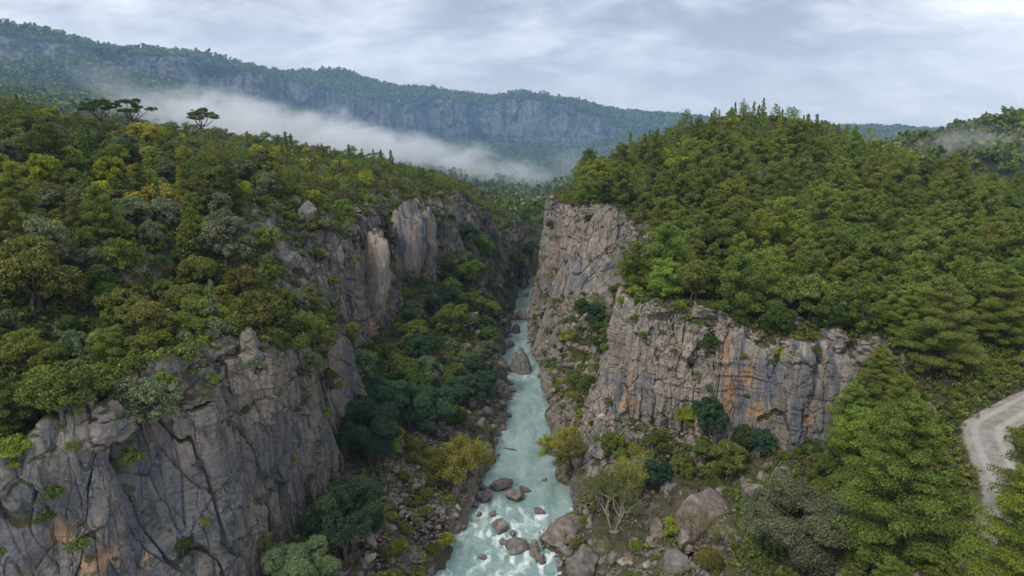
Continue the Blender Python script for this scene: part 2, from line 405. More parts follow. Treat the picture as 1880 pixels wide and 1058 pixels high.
# ------------------------------------------------------------------ materials
class NT:
    def __init__(s, name):
        s.m = bpy.data.materials.new(name); s.m.use_nodes = True
        s.t = s.m.node_tree; s.t.nodes.clear()
        s.out = s.t.nodes.new('ShaderNodeOutputMaterial')
    def n(s, typ, **kw):
        nd = s.t.nodes.new(typ)
        for k, v in kw.items():
            if k.startswith('i_'): nd.inputs[k[2:].replace('_', ' ')].default_value = v
            else: setattr(nd, k, v)
        return nd
    def l(s, a, b): s.t.links.new(a, b)
    def noise(s, vec, scale, detail=3, rough=0.55, dist=0.0):
        nd = s.n('ShaderNodeTexNoise'); nd.inputs['Scale'].default_value = scale; nd.inputs['Detail'].default_value = detail
        nd.inputs['Roughness'].default_value = rough; nd.inputs['Distortion'].default_value = dist
        s.l(vec, nd.inputs['Vector']); return nd.outputs['Fac']
    def mapping(s, vec, sc=(1, 1, 1), loc=(0, 0, 0), rot=(0, 0, 0)):
        nd = s.n('ShaderNodeMapping'); nd.inputs['Scale'].default_value = sc; nd.inputs['Location'].default_value = loc; nd.inputs['Rotation'].default_value = rot
        s.l(vec, nd.inputs['Vector']); return nd.outputs['Vector']
    def ramp(s, fac, stops):
        nd = s.n('ShaderNodeValToRGB'); el = nd.color_ramp.elements
        while len(el) < len(stops): el.new(0.5)
        for e, (p, c) in zip(el, stops):
            e.position = p; e.color = (*c, 1) if len(c) == 3 else c
        s.l(fac, nd.inputs['Fac']); return nd.outputs['Color']
    def mr(s, v, a, b, c=0.0, d=1.0):
        nd = s.n('ShaderNodeMapRange'); nd.interpolation_type = 'SMOOTHSTEP'
        for k, x in zip(('From Min', 'From Max', 'To Min', 'To Max'), (a, b, c, d)): nd.inputs[k].default_value = x
        s.l(v, nd.inputs['Value']); return nd.outputs['Result']
    def math(s, op, a, b=None):
        nd = s.n('ShaderNodeMath', operation=op)
        for k, x in enumerate((a, b)):
            if x is None: continue
            if isinstance(x, (int, float)): nd.inputs[k].default_value = x
            else: s.l(x, nd.inputs[k])
        return nd.outputs[0]
    def mix(s, f, a, b, mode='MIX'):
        nd = s.n('ShaderNodeMix', data_type='RGBA', blend_type=mode)
        for sock, x in ((nd.inputs['Factor'], f), (nd.inputs['A'], a), (nd.inputs['B'], b)):
            if isinstance(x, (int, float)): sock.default_value = x
            elif isinstance(x, tuple): sock.default_value = (*x, 1)
            else: s.l(x, sock)
        for i in nd.inputs:
            pass
        f_in = nd.inputs[0]; 
        return nd.outputs['Result'] if False else nd.outputs[2]
def mixfix(self, f, a, b, mode='MIX'):
    nd = self.n('ShaderNodeMix', data_type='RGBA', blend_type=mode)
    for idx, x in ((0, f), (6, a), (7, b)):
        sock = nd.inputs[idx]
        if isinstance(x, (int, float)): sock.default_value = x
        elif isinstance(x, tuple): sock.default_value = (*x, 1)
        else: self.l(x, sock)
    return nd.outputs[2]
NT.mix = mixfix

def rock_material(name, warm=(0.30, 0.265, 0.235), cool=(0.085, 0.10, 0.125), ground=True, k=1.0, streak=0.5, orange=0.5, moss=0.5, dark=1.0, soil=(0.075, 0.058, 0.038), green=(0.055, 0.07, 0.02), objco=False):
    t = NT(name)
    tc = t.n('ShaderNodeTexCoord').outputs['Object'] if objco else t.n('ShaderNodeNewGeometry').outputs['Position']
    vec = t.mapping(tc, (1 / k,) * 3)
    big = t.noise(vec, 0.09, 4, 0.55, 0.3)
    mid = t.noise(vec, 0.9, 5, 0.6)
    fine = t.noise(vec, 5.0, 5, 0.7)
    base = t.ramp(big, [(0.3, tuple(c * 0.6 for c in warm)), (0.5, warm), (0.68, tuple(c * 1.25 for c in warm))])
    base = t.mix(t.mr(mid, 0.35, 0.7, 0.0, 0.55), base, tuple(min(1, c * 0.62) for c in (warm[0] * .97, warm[1], warm[2] * 1.05)))
    # grey-blue run-off streaks, long in the vertical
    sv = t.mapping(vec, (0.75, 0.75, 0.045))
    s1 = t.noise(sv, 1.0, 5, 0.6, 0.4)
    zone = t.noise(t.mapping(vec, (1, 1, 0.6), (31, 7, 3)), 0.07, 2, 0.5)
    sm = t.math('MULTIPLY', t.mr(s1, 0.46, 0.58), t.mr(zone, 0.5 - 0.25 * streak, 0.62 - 0.2 * streak))
    base = t.mix(t.math('MULTIPLY', sm, 0.85), base, t.ramp(fine, [(0.2, tuple(c * 0.5 for c in cool)), (0.8, tuple(c * 1.6 for c in cool))]))
    # pale mineral streaks
    s2 = t.noise(t.mapping(vec, (1.3, 1.3, 0.05), (5, 11, 0)), 1.0, 3, 0.55, 0.2)
    base = t.mix(t.math('MULTIPLY', t.mr(s2, 0.62, 0.72), 0.45), base, (0.42, 0.40, 0.38))
    # ochre scars
    oz = t.noise(t.mapping(vec, (1, 1, 0.55), (3, 40, 9)), 0.13, 3, 0.6)
    os_ = t.noise(t.mapping(vec, (0.6, 0.6, 0.1), (9, 2, 1)), 1.0, 4, 0.65, 0.6)
    om = t.math('MULTIPLY', t.mr(oz, 0.68 - 0.1 * orange, 0.72 - 0.1 * orange), t.mr(os_, 0.5, 0.56))
    an = t.math('MULTIPLY', t.math('SUBTRACT', t.noise(t.mapping(vec, (0.9, 0.9, 0.3)), 1.1, 5, 0.7), 0.5), 1.7)
    sl_ = t.mr(t.math('ADD', t.n('ShaderNodeAttribute', attribute_name='slate').outputs['Fac'], an), 0.35, 0.75)
    base = t.mix(t.math('MULTIPLY', sl_, 0.6), base, t.ramp(fine, [(0.2, tuple(c * 0.7 for c in cool)), (0.8, tuple(c * 1.7 for c in cool))]))
    oa = t.n('ShaderNodeAttribute', attribute_name='ochre').outputs['Fac']
    om = t.math('MAXIMUM', om, t.math('MULTIPLY', t.mr(t.math('ADD', oa, an), 0.62, 0.80), t.mr(oa, 0.08, 0.3)))
    base = t.mix(t.math('MULTIPLY', om, 0.8), base, t.ramp(mid, [(0.3, (0.27, 0.15, 0.08)), (0.7, (0.48, 0.31, 0.18))]))
    # dark seams
    vo = t.n('ShaderNodeTexVoronoi', feature='DISTANCE_TO_EDGE'); vo.inputs['Scale'].default_value = 0.42
    wob = t.n('ShaderNodeVectorMath', operation='ADD')
    nn = t.n('ShaderNodeTexNoise'); nn.inputs['Scale'].default_value = 0.6; nn.inputs['Detail'].default_value = 4; t.l(vec, nn.inputs['Vector'])
    sc = t.n('ShaderNodeVectorMath', operation='SCALE'); sc.inputs['Scale'].default_value = 1.1; t.l(nn.outputs['Color'], sc.inputs[0])
    t.l(t.mapping(vec, (1, 1, 0.16)), wob.inputs[0]); t.l(sc.outputs[0], wob.inputs[1]); t.l(wob.outputs[0], vo.inputs['Vector'])
    seam = t.mr(vo.outputs['Distance'], 0.0, 0.025, 1.0, 0.0)
    base = t.mix(t.math('MULTIPLY', seam, t.mr(big, 0.4, 0.65, 0.0, 0.5)), base, (0.03, 0.03, 0.032))
    # lichen specks
    base = t.mix(t.math('MULTIPLY', t.mr(t.noise(vec, 2.6, 6, 0.75), 0.62, 0.68), 0.5), base, (0.42, 0.41, 0.36))
    rockcol = t.mix(1.0, base, (dark, dark, dark), 'MULTIPLY')
    nz = t.n('ShaderNodeSeparateXYZ'); t.l(t.n('ShaderNodeNewGeometry').outputs['Normal'], nz.inputs[0])
    nzz = t.math('ADD', nz.outputs[2], t.math('MULTIPLY', t.math('SUBTRACT', mid, 0.5), 0.55))
    col = rockcol
    if moss:
        mm = t.math('MULTIPLY', t.mr(nzz, 0.28, 0.62), t.mr(t.noise(vec, 0.5, 4, 0.6), 0.62 - 0.25 * moss, 0.68 - 0.2 * moss))
        col = t.mix(t.math('MULTIPLY', mm, 0.85), col, t.ramp(t.noise(vec, 1.3, 3), [(0.35, green), (0.55, tuple(c * 0.6 for c in green)), (0.7, (0.16, 0.14, 0.025))]))
    if ground:
        gm = t.mr(nzz, 0.60, 0.80)
        gcol = t.ramp(t.noise(vec, 0.7, 5, 0.65), [(0.36, tuple(c * 0.6 for c in soil)), (0.47, soil), (0.55, green), (0.68, (0.12, 0.105, 0.075))])
        gcol = t.mix(t.mr(fine, 0.3, 0.8, 0.0, 0.5), gcol, (0.03, 0.03, 0.012))
        col = t.mix(gm, col, gcol)
    bs = t.n('ShaderNodeBsdfPrincipled'); bs.inputs['Roughness'].default_value = 0.85
    bs.inputs['Specular IOR Level'].default_value = 0.25
    t.l(col, bs.inputs['Base Color'])
    bed = t.noise(t.mapping(vec, (0.25, 0.25, 2.6)), 1.0, 4, 0.6, 0.3)
    hsum = t.math('ADD', t.math('MULTIPLY', bed, 0.5), t.math('ADD', t.math('MULTIPLY', fine, 0.35), t.math('MULTIPLY', mid, 0.6)))
    hsum = t.math('SUBTRACT', hsum, t.math('MULTIPLY', seam, 0.35))
    bp = t.n('ShaderNodeBump'); bp.inputs['Strength'].default_value = 0.9; bp.inputs['Distance'].default_value = 0.35 * k
    t.l(hsum, bp.inputs['Height']); t.l(bp.outputs[0], bs.inputs['Normal'])
    t.l(bs.outputs[0], t.out.inputs['Surface'])
    return t.m

M_rock_l = rock_material('grey_rock_left', warm=(0.235, 0.20, 0.168), cool=(0.075, 0.084, 0.098), streak=0.8, orange=0.35, moss=0.6)
M_rock_r = rock_material('grey_rock_right', warm=(0.315, 0.268, 0.225), cool=(0.11, 0.125, 0.15), streak=0.35, orange=0.75, moss=0.35)
M_ground = rock_material('hill_ground', warm=(0.27, 0.24, 0.21), moss=0.6)
M_bank = rock_material('river_bank_rock', warm=(0.26, 0.22, 0.185), orange=0.2, streak=0.2, moss=0.5, soil=(0.13, 0.10, 0.075), green=(0.07, 0.085, 0.02))
M_far = rock_material('far_mountain', warm=(0.19, 0.17, 0.16), cool=(0.045, 0.055, 0.07), k=5.0, streak=0.6, orange=0.45, moss=0.3, soil=(0.035, 0.04, 0.02), green=(0.03, 0.045, 0.018))

# ------------------------------------------------------------------ far terrain
edge_x = np.linspace(-265, 245, 60)
join = [(x, 352, float(near.at(x, 352)) - 0.8) for x in edge_x]
far_lines = [
    join, [(x, 300, float(near.at(x, 300)) - 8) for x in edge_x],
    [P(960,395,Y=400), P(985,380,Y=480), P(1000,360,Y=600), P(1000,345,Y=700), P(1020,320,Y=800), P(1000,300,Y=900)],
    [P(1060,372,Y=440), P(1120,350,Y=520), P(1200,320,Y=700), P(1300,290,Y=900)],
    [P(880,372,Y=430), P(800,350,Y=480), P(650,330,Y=500), P(450,300,Y=450), P(200,250,Y=400), P(-50,200,Y=380), P(-300,180,Y=360)],
    # foot and lip of the far cliff band
    [P(-400,170,Y=740), P(0,125,Y=745), P(150,128,Y=750), P(330,164,Y=790), P(480,192,Y=835), P(600,222,Y=885), P(700,255,Y=930), P(760,272,Y=965), P(840,277,Y=985), P(880,268,Y=1040), P(960,270,Y=1045), P(1070,270,Y=1040), P(1120,255,Y=1070), P(1220,245,Y=1100)],
    [P(-400,90,Y=770), P(0,75,Y=775), P(150,95,Y=770), P(230,100,Y=795), P(330,106,Y=808), P(480,137,Y=850), P(560,157,Y=900), P(640,174,Y=922), P(700,190,Y=950), P(740,208,Y=985), P(790,184,Y=990), P(850,194,Y=1010), P(872,218,Y=1075), P(900,196,Y=1066), P(960,182,Y=1072), P(1060,198,Y=1068), P(1110,217,Y=1095), P(1150,228,Y=1120), P(1240,235,Y=1130)],
    [P(-400,20,Y=800), P(-150,35,Y=800), P(0,50,Y=800), P(90,66,Y=810), P(160,84,Y=820), P(170,94,Y=825), P(260,92,Y=840), P(380,98,Y=880), P(480,126,Y=915), P(560,145,Y=960), P(650,162,Y=1000)],
    [P(650,166,Y=1000), P(720,180,Y=1030), P(790,178,Y=1060), P(860,186,Y=1100)],
    [P(900,186,Y=1110), P(960,176,Y=1120), P(1060,190,Y=1120), P(1150,215,Y=1170)],
    [(-900,1050,150), (-500,1080,120), (-200,1150,90), (0,1230,90), (200,1240,85)],
    [P(300,130,Y=1380), P(480,142,Y=1360), P(560,135,Y=1350), P(620,131,Y=1350), P(700,153,Y=1370), P(780,161,Y=1380), P(880,180,Y=1400), P(920,187,Y=1400), P(1040,189,Y=1400), P(1120,200,Y=1430), P(1190,212,Y=1450), P(1300,222,Y=1450), P(1500,240,Y=1450), P(1900,255,Y=1450)],
    [(-1100,1600,60), (0,1600,60), (1200,1600,40)],
    [P(-400,165,Y=560), P(0,165,Y=600), P(250,195,Y=620), P(400,232,Y=640), P(550,265,Y=680), P(700,300,Y=720), P(850,318,Y=780)],
    [P(1640,262,Y=415), P(1700,256,Y=430), P(1760,250,Y=440), P(1800,240,Y=440), P(1850,230,Y=442), P(1900,222,Y=445), P(2100,210,Y=450), P(2500,200,Y=450)],
    [P(1640,300,Y=365), P(1900,290,Y=372), P(2200,280,Y=372)],
    [(200,520,30), (400,560,40), (700,560,45)],
]
farf = Field(-1100, 1100, 300, 1620, 5.0, far_lines)
gx2, gy2 = np.meshgrid(farf.x0 + np.arange(farf.nx) * 5.0, farf.y0 + np.arange(farf.ny) * 5.0)
s_far = farf.slope(gx2, gy2, 6)
farf.h = farf.h + fbm(gx2 / 110, gy2 / 110, 0.0, 3, 105) * 6 * smooth(360, 460, gy2) * (1 - 0.7 * smooth(0.6, 1.5, s_far)) + fbm(gx2 / 25, gy2 / 25, 0.0, 2, 106) * 1.4 * smooth(360, 420, gy2)
FV, FF = farf.tris()
c = FV[FF].mean(1); px, py, dd = proj(c)
FF = FF[(px > -500) & (px < 2450) & ((c[:, 1] > 322) | (np.abs(c[:, 0]) > 240))]
def ftarget(mid):
    s = farf.slope(mid[:, 0], mid[:, 1], 4)
    px, py, dd = proj(mid)
    t = np.where(s > 0.95, 2.6, 8.0)
    return np.where((px < -60) | (px > 1300), 12, t)
FV, FF = refine(FV, FF, ftarget, 5)
used, invv = np.unique(FF, return_inverse=True); FV = FV[used]; FF = invv.reshape(-1, 3)
FN = vnormals(FV, FF)
fsteep = smooth(0.55, 0.85, np.sqrt(np.maximum(0, 1 - FN[:, 2] ** 2)))
dsp = rock_disp(FV, 5.0, 7, 1.5)
H = FN.copy(); H[:, 2] *= 0.2; H /= np.maximum(np.linalg.norm(H, axis=1, keepdims=True), 1e-6)
FV2 = FV + H * (dsp * fsteep * smooth(380, 520, FV[:, 1]))[:, None]

parts = split_terrain()
def _hit0(px, py, bv):
    a, y, z = ray(px, py); d = Vector((a, y, z)).normalized(); h = bv.ray_cast(Vector((0, 0, CAMZ)) + d * 5, d, 900)
    return h[0], (h[0] - Vector((0, 0, CAMZ))).length if h[0] else 0
CV, CF = near.tris(); cc_ = CV[CF].mean(1); px, py, dd = proj(cc_)
CF = CF[(px > -300) & (px < 2200) & (dd > 5)]
bvh = BVHTree.FromPolygons(CV.tolist(), CF.tolist(), all_triangles=True)
def stain(V, spots):
    out = np.zeros(len(V))
    for (a, b, w, h) in spots:
        c, L = _hit0(a, b, bvh)
        if c is None: continue
        sw, sh = w * L / FPX, h * L / FPX
        q = ((V[:, 0] - c.x) ** 2 + (V[:, 1] - c.y) ** 2) / (sw * 1.25) ** 2 + ((V[:, 2] - c.z) / sh) ** 2
        out = np.maximum(out, np.exp(-q * 0.7))
    return out
OCHRE = [(262,1020,12,50), (222,920,10,18), (455,770,8,14), (575,905,7,50), (555,945,11,22), (185,1035,36,30), (430,1040,9,28), (690,605,24,20), (868,470,9,45), (922,440,5,20),
         (1020,450,9,55), (1035,560,12,26), (1148,745,22,14), (1152,695,8,50), (1330,650,16,36), (1338,715,14,60), (1380,690,16,30), (1398,755,26,26), (1490,760,8,50), (1505,830,12,26), (1166,560,8,30), (1130,640,7,20)]
SLATE = [(200,900,90,70), (380,900,120,60), (300,1010,120,70), (500,830,70,60), (40,980,60,70), (640,700,25,90), (700,560,22,50), (1358,690,13,60), (1135,720,13,70), (1372,745,20,30), (1420,690,26,34), (1525,800,30,55), (1180,700,12,30), (1455,640,14,24), (1290,660,5,30), (755,470,12,50), (1060,520,18,50)]
def submesh(name, V, F, mask, mat, kind='structure'):
    f = F[mask]
    used, inv = np.unique(f, return_inverse=True)
    me = new_mesh(name, V[used], inv.reshape(-1, 3), 3)
    if name.startswith('cliff'): add_attr(me, 'ochre', stain(V[used], OCHRE)); add_attr(me, 'slate', stain(V[used], SLATE))
    o = link(name, me, mat); tag(o, kind=kind)
    return o
mats = {'cliff_left': M_rock_l, 'cliff_right': M_rock_r, 'hillside_left': M_ground, 'hillside_right': M_ground, 'river_bank': M_bank}
for nm, m in parts.items():
    submesh(nm, V2, F, m, mats[nm])
far_o = link('far_mountains', new_mesh('far_mountains', FV2, FF, 3), M_far); tag(far_o, kind='structure')

# ------------------------------------------------------------------ camera
cam_d = bpy.data.cameras.new('camera'); cam = bpy.data.objects.new('camera', cam_d); COL.objects.link(cam)
cam.location = (0, 0, CAMZ); cam.rotation_euler = (math.pi / 2 - PITCH, 0, 0)
cam_d.sensor_width = 36; cam_d.lens = 36 * FPX / 1880
cam_d.clip_start = 0.5; cam_d.clip_end = 12000
scene.camera = cam
scene.view_settings.view_transform = 'Standard'
scene.view_settings.look = 'None'
scene.view_settings.exposure = 0.44
scene.view_settings.gamma = 1.0

# ------------------------------------------------------------------ sky and sun
SUN_EL, SUN_AZ = R(48), R(-140)      # azimuth measured from +Y towards +X
sd = Vector((math.sin(SUN_AZ) * math.cos(SUN_EL), math.cos(SUN_AZ) * math.cos(SUN_EL), math.sin(SUN_EL)))
sun_d = bpy.data.lights.new('sun', 'SUN'); sun = bpy.data.objects.new('sun', sun_d); COL.objects.link(sun)
sun_d.energy = 1.5; sun_d.angle = R(11); sun_d.color = (1.0, 0.93, 0.82)
sun.rotation_euler = sd.to_track_quat('Z', 'Y').to_euler(); sun.location = (-60, -40, 140)
world = bpy.data.worlds.new('World'); scene.world = world; world.use_nodes = True
wt = NT.__new__(NT); wt.m = world; wt.t = world.node_tree; wt.t.nodes.clear()
wout = wt.t.nodes.new('ShaderNodeOutputWorld')
skyn = wt.n('ShaderNodeTexSky', sky_type='NISHITA'); skyn.sun_disc = False; skyn.sun_elevation = SUN_EL; skyn.sun_rotation = SUN_AZ
skyn.air_density = 1.0; skyn.dust_density = 2.0
tcg = wt.n('ShaderNodeTexCoord').outputs['Generated']
sx = wt.n('ShaderNodeSeparateXYZ'); wt.l(tcg, sx.inputs[0])
zz = wt.math('ADD', wt.math('MAXIMUM', sx.outputs[2], 0.0), 0.30)
cx = wt.n('ShaderNodeCombineXYZ')
wt.l(wt.math('DIVIDE', sx.outputs[0], zz), cx.inputs[0]); wt.l(wt.math('DIVIDE', sx.outputs[1], zz), cx.inputs[1])
rotm = wt.mapping(cx.outputs[0], (1.0, 1.35, 1), (0.3, 1.7, 0), (0, 0, R(-14)))
n1 = wt.noise(rotm, 1.0, 7, 0.55, 0.35)
n2 = wt.noise(wt.mapping(rotm, (1, 1, 1), (4, 9, 2)), 3.4, 8, 0.6, 0.4)
nn_ = wt.math('ADD', wt.math('MULTIPLY', n1, 0.62), wt.math('MULTIPLY', n2, 0.38))
nn_ = wt.math('ADD', nn_, wt.math('MULTIPLY', wt.math('SUBTRACT', wt.noise(wt.mapping(rotm, (0.45, 0.45, 1), (2, 5, 0)), 1.0, 2, 0.5), 0.5), 0.5))
cloud = wt.ramp(nn_, [(0.38, (0.86, 0.89, 0.93)), (0.46, (0.68, 0.71, 0.78)), (0.53, (0.50, 0.535, 0.625)), (0.60, (0.36, 0.395, 0.49))])
hz = wt.mr(sx.outputs[2], 0.0, 0.17, 1.0, 0.0)
cloud = wt.mix(wt.math('MULTIPLY', hz, 0.5), cloud, (0.86, 0.89, 0.93))
skys = wt.mix(1.0, skyn.outputs[0], (0.09, 0.09, 0.09), 'MULTIPLY')
tot = wt.mix(0.93, skys, cloud)
bg = wt.n('ShaderNodeBackground'); bg.inputs['Strength'].default_value = 1.0
wt.l(tot, bg.inputs['Color']); wt.l(bg.outputs[0], wout.inputs['Surface'])
# ------------------------------------------------------------------ ray casting on the bare land (used to stand things on it)
CAM = Vector((0, 0, CAMZ))
def hit(px, py):
    a, y, z = ray(px, py); d = Vector((a, y, z)).normalized()
    h = bvh.ray_cast(CAM + d * 5, d, 900)
    return h[0]
def sees(p, lift):
    t = Vector(p) + Vector((0, 0, lift)); d = t - CAM; L = d.length; d.normalize()
    h = bvh.ray_cast(CAM + d * 5, d, L - 5.5)
    return h[0] is None

# ------------------------------------------------------------------ foliage
def leaf_material(name, vcol=False, trans=0.22):
    t = NT(name)
    at = t.n('ShaderNodeAttribute', attribute_name='tint')
    if vcol: c = t.n('ShaderNodeAttribute', attribute_name='leafcol').outputs['Color']
    else: c = t.n('ShaderNodeObjectInfo').outputs['Color']
    hs = t.n('ShaderNodeHueSaturation')
    t.l(c, hs.inputs['Color'])
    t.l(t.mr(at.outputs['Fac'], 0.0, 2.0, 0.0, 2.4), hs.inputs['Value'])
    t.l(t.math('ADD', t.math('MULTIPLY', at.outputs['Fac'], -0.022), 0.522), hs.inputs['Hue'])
    for nd in t.t.nodes:
        if nd.type == 'MAP_RANGE': nd.interpolation_type = 'LINEAR'
    d = t.n('ShaderNodeBsdfPrincipled'); d.inputs['Roughness'].default_value = 0.62; d.inputs['Specular IOR Level'].default_value = 0.06
    tr = t.n('ShaderNodeBsdfTranslucent'); mx = t.n('ShaderNodeMixShader'); mx.inputs[0].default_value = trans
    t.l(hs.outputs[0], d.inputs['Base Color']); t.l(hs.outputs[0], tr.inputs['Color'])
    t.l(d.outputs[0], mx.inputs[1]); t.l(tr.outputs[0], mx.inputs[2]); t.l(mx.outputs[0], t.out.inputs['Surface'])
    return t.m
M_leaf = leaf_material('foliage'); M_leafv = leaf_material('foliage_mass', True)
def bark_material(name, a, b):
    t = NT(name); tc = t.n('ShaderNodeTexCoord').outputs['Object']
    c = t.ramp(t.noise(t.mapping(tc, (3, 3, 0.7)), 3.0, 4), [(0.35, a), (0.65, b)])
    d = t.n('ShaderNodeBsdfPrincipled'); d.inputs['Roughness'].default_value = 0.9
    t.l(c, d.inputs['Base Color']); t.l(d.outputs[0], t.out.inputs['Surface']); return t.m
M_bark = bark_material('bark', (0.06, 0.045, 0.035), (0.14, 0.11, 0.09))
M_pale = bark_material('pale_bark', (0.26, 0.22, 0.16), (0.48, 0.43, 0.34))
M_twig = bark_material('twig', (0.10, 0.07, 0.05), (0.20, 0.15, 0.11))

def unit(v): return v / np.maximum(np.linalg.norm(v, axis=-1, keepdims=True), 1e-9)
def leaf_quads(C, Rr, n, size, rng, up=0.25, elong=1.6, spread=0.8, tcen=None):
    """C puff centres (m,3), Rr radii (m,3), n leaves per puff -> verts (m*n*4,3), tint"""
    m = len(C)
    D = unit(rng.normal(size=(m, n, 3)) + np.array([0, 0, up]))
    rad = rng.uniform(0.55, 1.08, (m, n, 1))
    Pp = C[:, None] + D * Rr[:, None] * rad
    Nn = unit(D * np.array([1, 1, 1.2]) + rng.normal(size=D.shape) * spread)
    T = unit(np.cross(Nn, rng.normal(size=D.shape))); B = np.cross(Nn, T)
    s = size * rng.uniform(0.65, 1.35, (m, n, 1))
    T = T * s * elong * 0.5; B = B * s * 0.5
    q = np.stack([Pp - T, Pp + B * 0.9, Pp + T, Pp - B * 0.9], 2)
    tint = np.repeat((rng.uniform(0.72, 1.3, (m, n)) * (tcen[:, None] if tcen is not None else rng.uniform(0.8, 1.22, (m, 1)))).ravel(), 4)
    return q.reshape(-1, 3), tint

def tube(path, rad, k=6):
    path = np.array(path, float); n = len(path); V = []
    for i in range(n):
        d = unit(path[min(i + 1, n - 1)] - path[max(i - 1, 0)])
        a = unit(np.cross(d, [0.3, 0.9, 0.1])); b = np.cross(d, a)
        for j in range(k):
            t = 2 * math.pi * j / k
            V.append(path[i] + (a * math.cos(t) + b * math.sin(t)) * rad[i])
    Fq = []
    for i in range(n - 1):
        for j in range(k): Fq.append((i*k + j, i*k + (j+1) % k, (i+1)*k + (j+1) % k, (i+1)*k + j))
    return np.array(V), np.array(Fq)
def join_tubes(ts):
    V, Fq, o = [], [], 0
    for v, f in ts: V.append(v); Fq.append(f + o); o += len(v)
    return np.vstack(V), np.vstack(Fq)
def bent(a, b, rng, sag=0.1, n=4):
    a, b = np.array(a, float), np.array(b, float); L = np.linalg.norm(b - a); t = np.linspace(0, 1, n)[:, None]
    off = rng.normal(size=3) * L * 0.07
    return a + (b - a) * t + off * np.sin(t * math.pi) + np.array([0, 0, -sag * L]) * np.sin(t * math.pi)

def mk(name, V, mat, tint=None, F=None, sm=False):
    F = np.arange(len(V)) if F is None else F
    me = new_mesh(name, V, F, 4, sm)
    if tint is not None: add_attr(me, 'tint', tint)
    me.materials.append(mat); return me

def pine_parts(H, Rm, seed, dens=1.0, leaf=0.26, per=46, base=0.18, round_=0.7, flat=0.5, puff=1.0):
    rng = np.random.default_rng(seed)
    C, Rr, T = [], [], []; tubes = []
    bend = rng.normal(size=2) * 0.04 * H
    def axis(t): return np.array([bend[0] * math.sin(t * 2.2), bend[1] * math.sin(t * 1.9), t * H])
    tubes.append(tube([axis(t) - [0, 0, 0.5 if t == 0 else 0] for t in np.linspace(0, 0.97, 7)], np.linspace(0.024 * H, 0.004 * H, 7)))
    nb = int(34 * dens)
    for i in range(nb):
        t = base + (1 - base) * ((i + rng.uniform(0, 0.9)) / nb)
        u = (t - base) / (1 - base)
        prof = (math.sin(min(1, u * 2.6 + 0.35) * math.pi / 2)) * (1 - u) ** round_
        L = Rm * prof * rng.uniform(0.6, 1.15) + 0.15 * Rm * (1 - u)
        az = i * 2.399 + rng.normal() * 0.4
        dr = np.array([math.cos(az), math.sin(az), 0.1 + 0.5 * u + rng.normal() * 0.12])
        a = axis(t); b = a + dr * L
        if i % 2 == 0 or dens > 1.5: tubes.append(tube(bent(a, b, rng, 0.03, 4), np.linspace(0.0085 * H * (1 - u * .7), 0.002 * H, 4), 4))
        k = max(1, int(round(L / (0.55 if dens <= 1.5 else 0.42))))
        for j in range(k):
            f = 0.35 + 0.68 * (j + rng.uniform(0.2, 0.8)) / k
            c = a + (b - a) * f + rng.normal(size=3) * np.array([.28, .28, .12]) * (0.4 + L * 0.22)
            r = (0.34 + 0.12 * L) * rng.uniform(0.7, 1.3) * puff
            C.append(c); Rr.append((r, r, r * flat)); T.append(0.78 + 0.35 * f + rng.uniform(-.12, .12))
    for j in range(3):
        C.append(axis(0.98 + 0.02 * j)); Rr.append((0.2 + 0.03 * Rm, 0.2 + 0.03 * Rm, 0.045 * H)); T.append(1.1)
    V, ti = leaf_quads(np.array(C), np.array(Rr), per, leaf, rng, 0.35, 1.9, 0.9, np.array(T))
    tv, tf = join_tubes(tubes)
    return V, ti, tv, tf

def broad_parts(Rm, H, seed, dens=1.0, leaf=0.24, per=60, lobes=8, gap=0.0, stems=3, lk=1.0):
    rng = np.random.default_rng(seed)
    C, Rr, T = [], [], []; tubes = []
    zc = H * 0.58
    tips = []
    for i in range(lobes):
        if i == 0: lc = np.array([0, 0, zc + H * 0.16]); lr = Rm * 0.55 * lk
        else:
            az = i * 2.399 + rng.uniform(-.5, .5); rr = Rm * (rng.uniform(0.42, 0.68) if lk == 1 else rng.uniform(0.3, 0.85))
            lc = np.array([math.cos(az) * rr, math.sin(az) * rr, zc + rng.uniform(-0.26, 0.2) * H]); lr = Rm * rng.uniform(0.32, 0.5) * lk
        tips.append(lc)
        np_ = int(dens * (lr / 0.62) ** 2 * 5.5) + 4
        D = unit(rng.normal(size=(np_, 3)) + np.array([0, 0, 0.45]))
        D[:, 2] = np.where(D[:, 2] < -0.35, -D[:, 2], D[:, 2])
        c = lc + D * np.array([lr, lr, min(lr, H * 0.3)]) * rng.uniform(0.7, 1.0, (np_, 1))
        lt = rng.uniform(0.85, 1.18)
        for q in c:
            r = rng.uniform(0.32, 0.58) * (0.75 + 0.1 * Rm)
            C.append(q); Rr.append((r, r, r * 0.78)); T.append(lt * rng.uniform(0.85, 1.15))
    for s in range(stems):
        az = rng.uniform(0, 6.28); b0 = np.array([math.cos(az), math.sin(az), 0]) * 0.05 * Rm
        fork = np.array([math.cos(az) * Rm * 0.15, math.sin(az) * Rm * 0.15, H * 0.3])
        tubes.append(tube(bent(b0 - [0, 0, 0.5], fork, rng, 0, 4), np.linspace(0.035 * H, 0.022 * H, 4), 6))
        for lc in tips[s::stems]: tubes.append(tube(bent(fork, lc, rng, 0, 4), np.linspace(0.02 * H, 0.006 * H, 4), 5))
    V, ti = leaf_quads(np.array(C), np.array(Rr), per, leaf, rng, 0.3, 1.35, 0.75, np.array(T))
    tv, tf = join_tubes(tubes)
    return V, ti, tv, tf

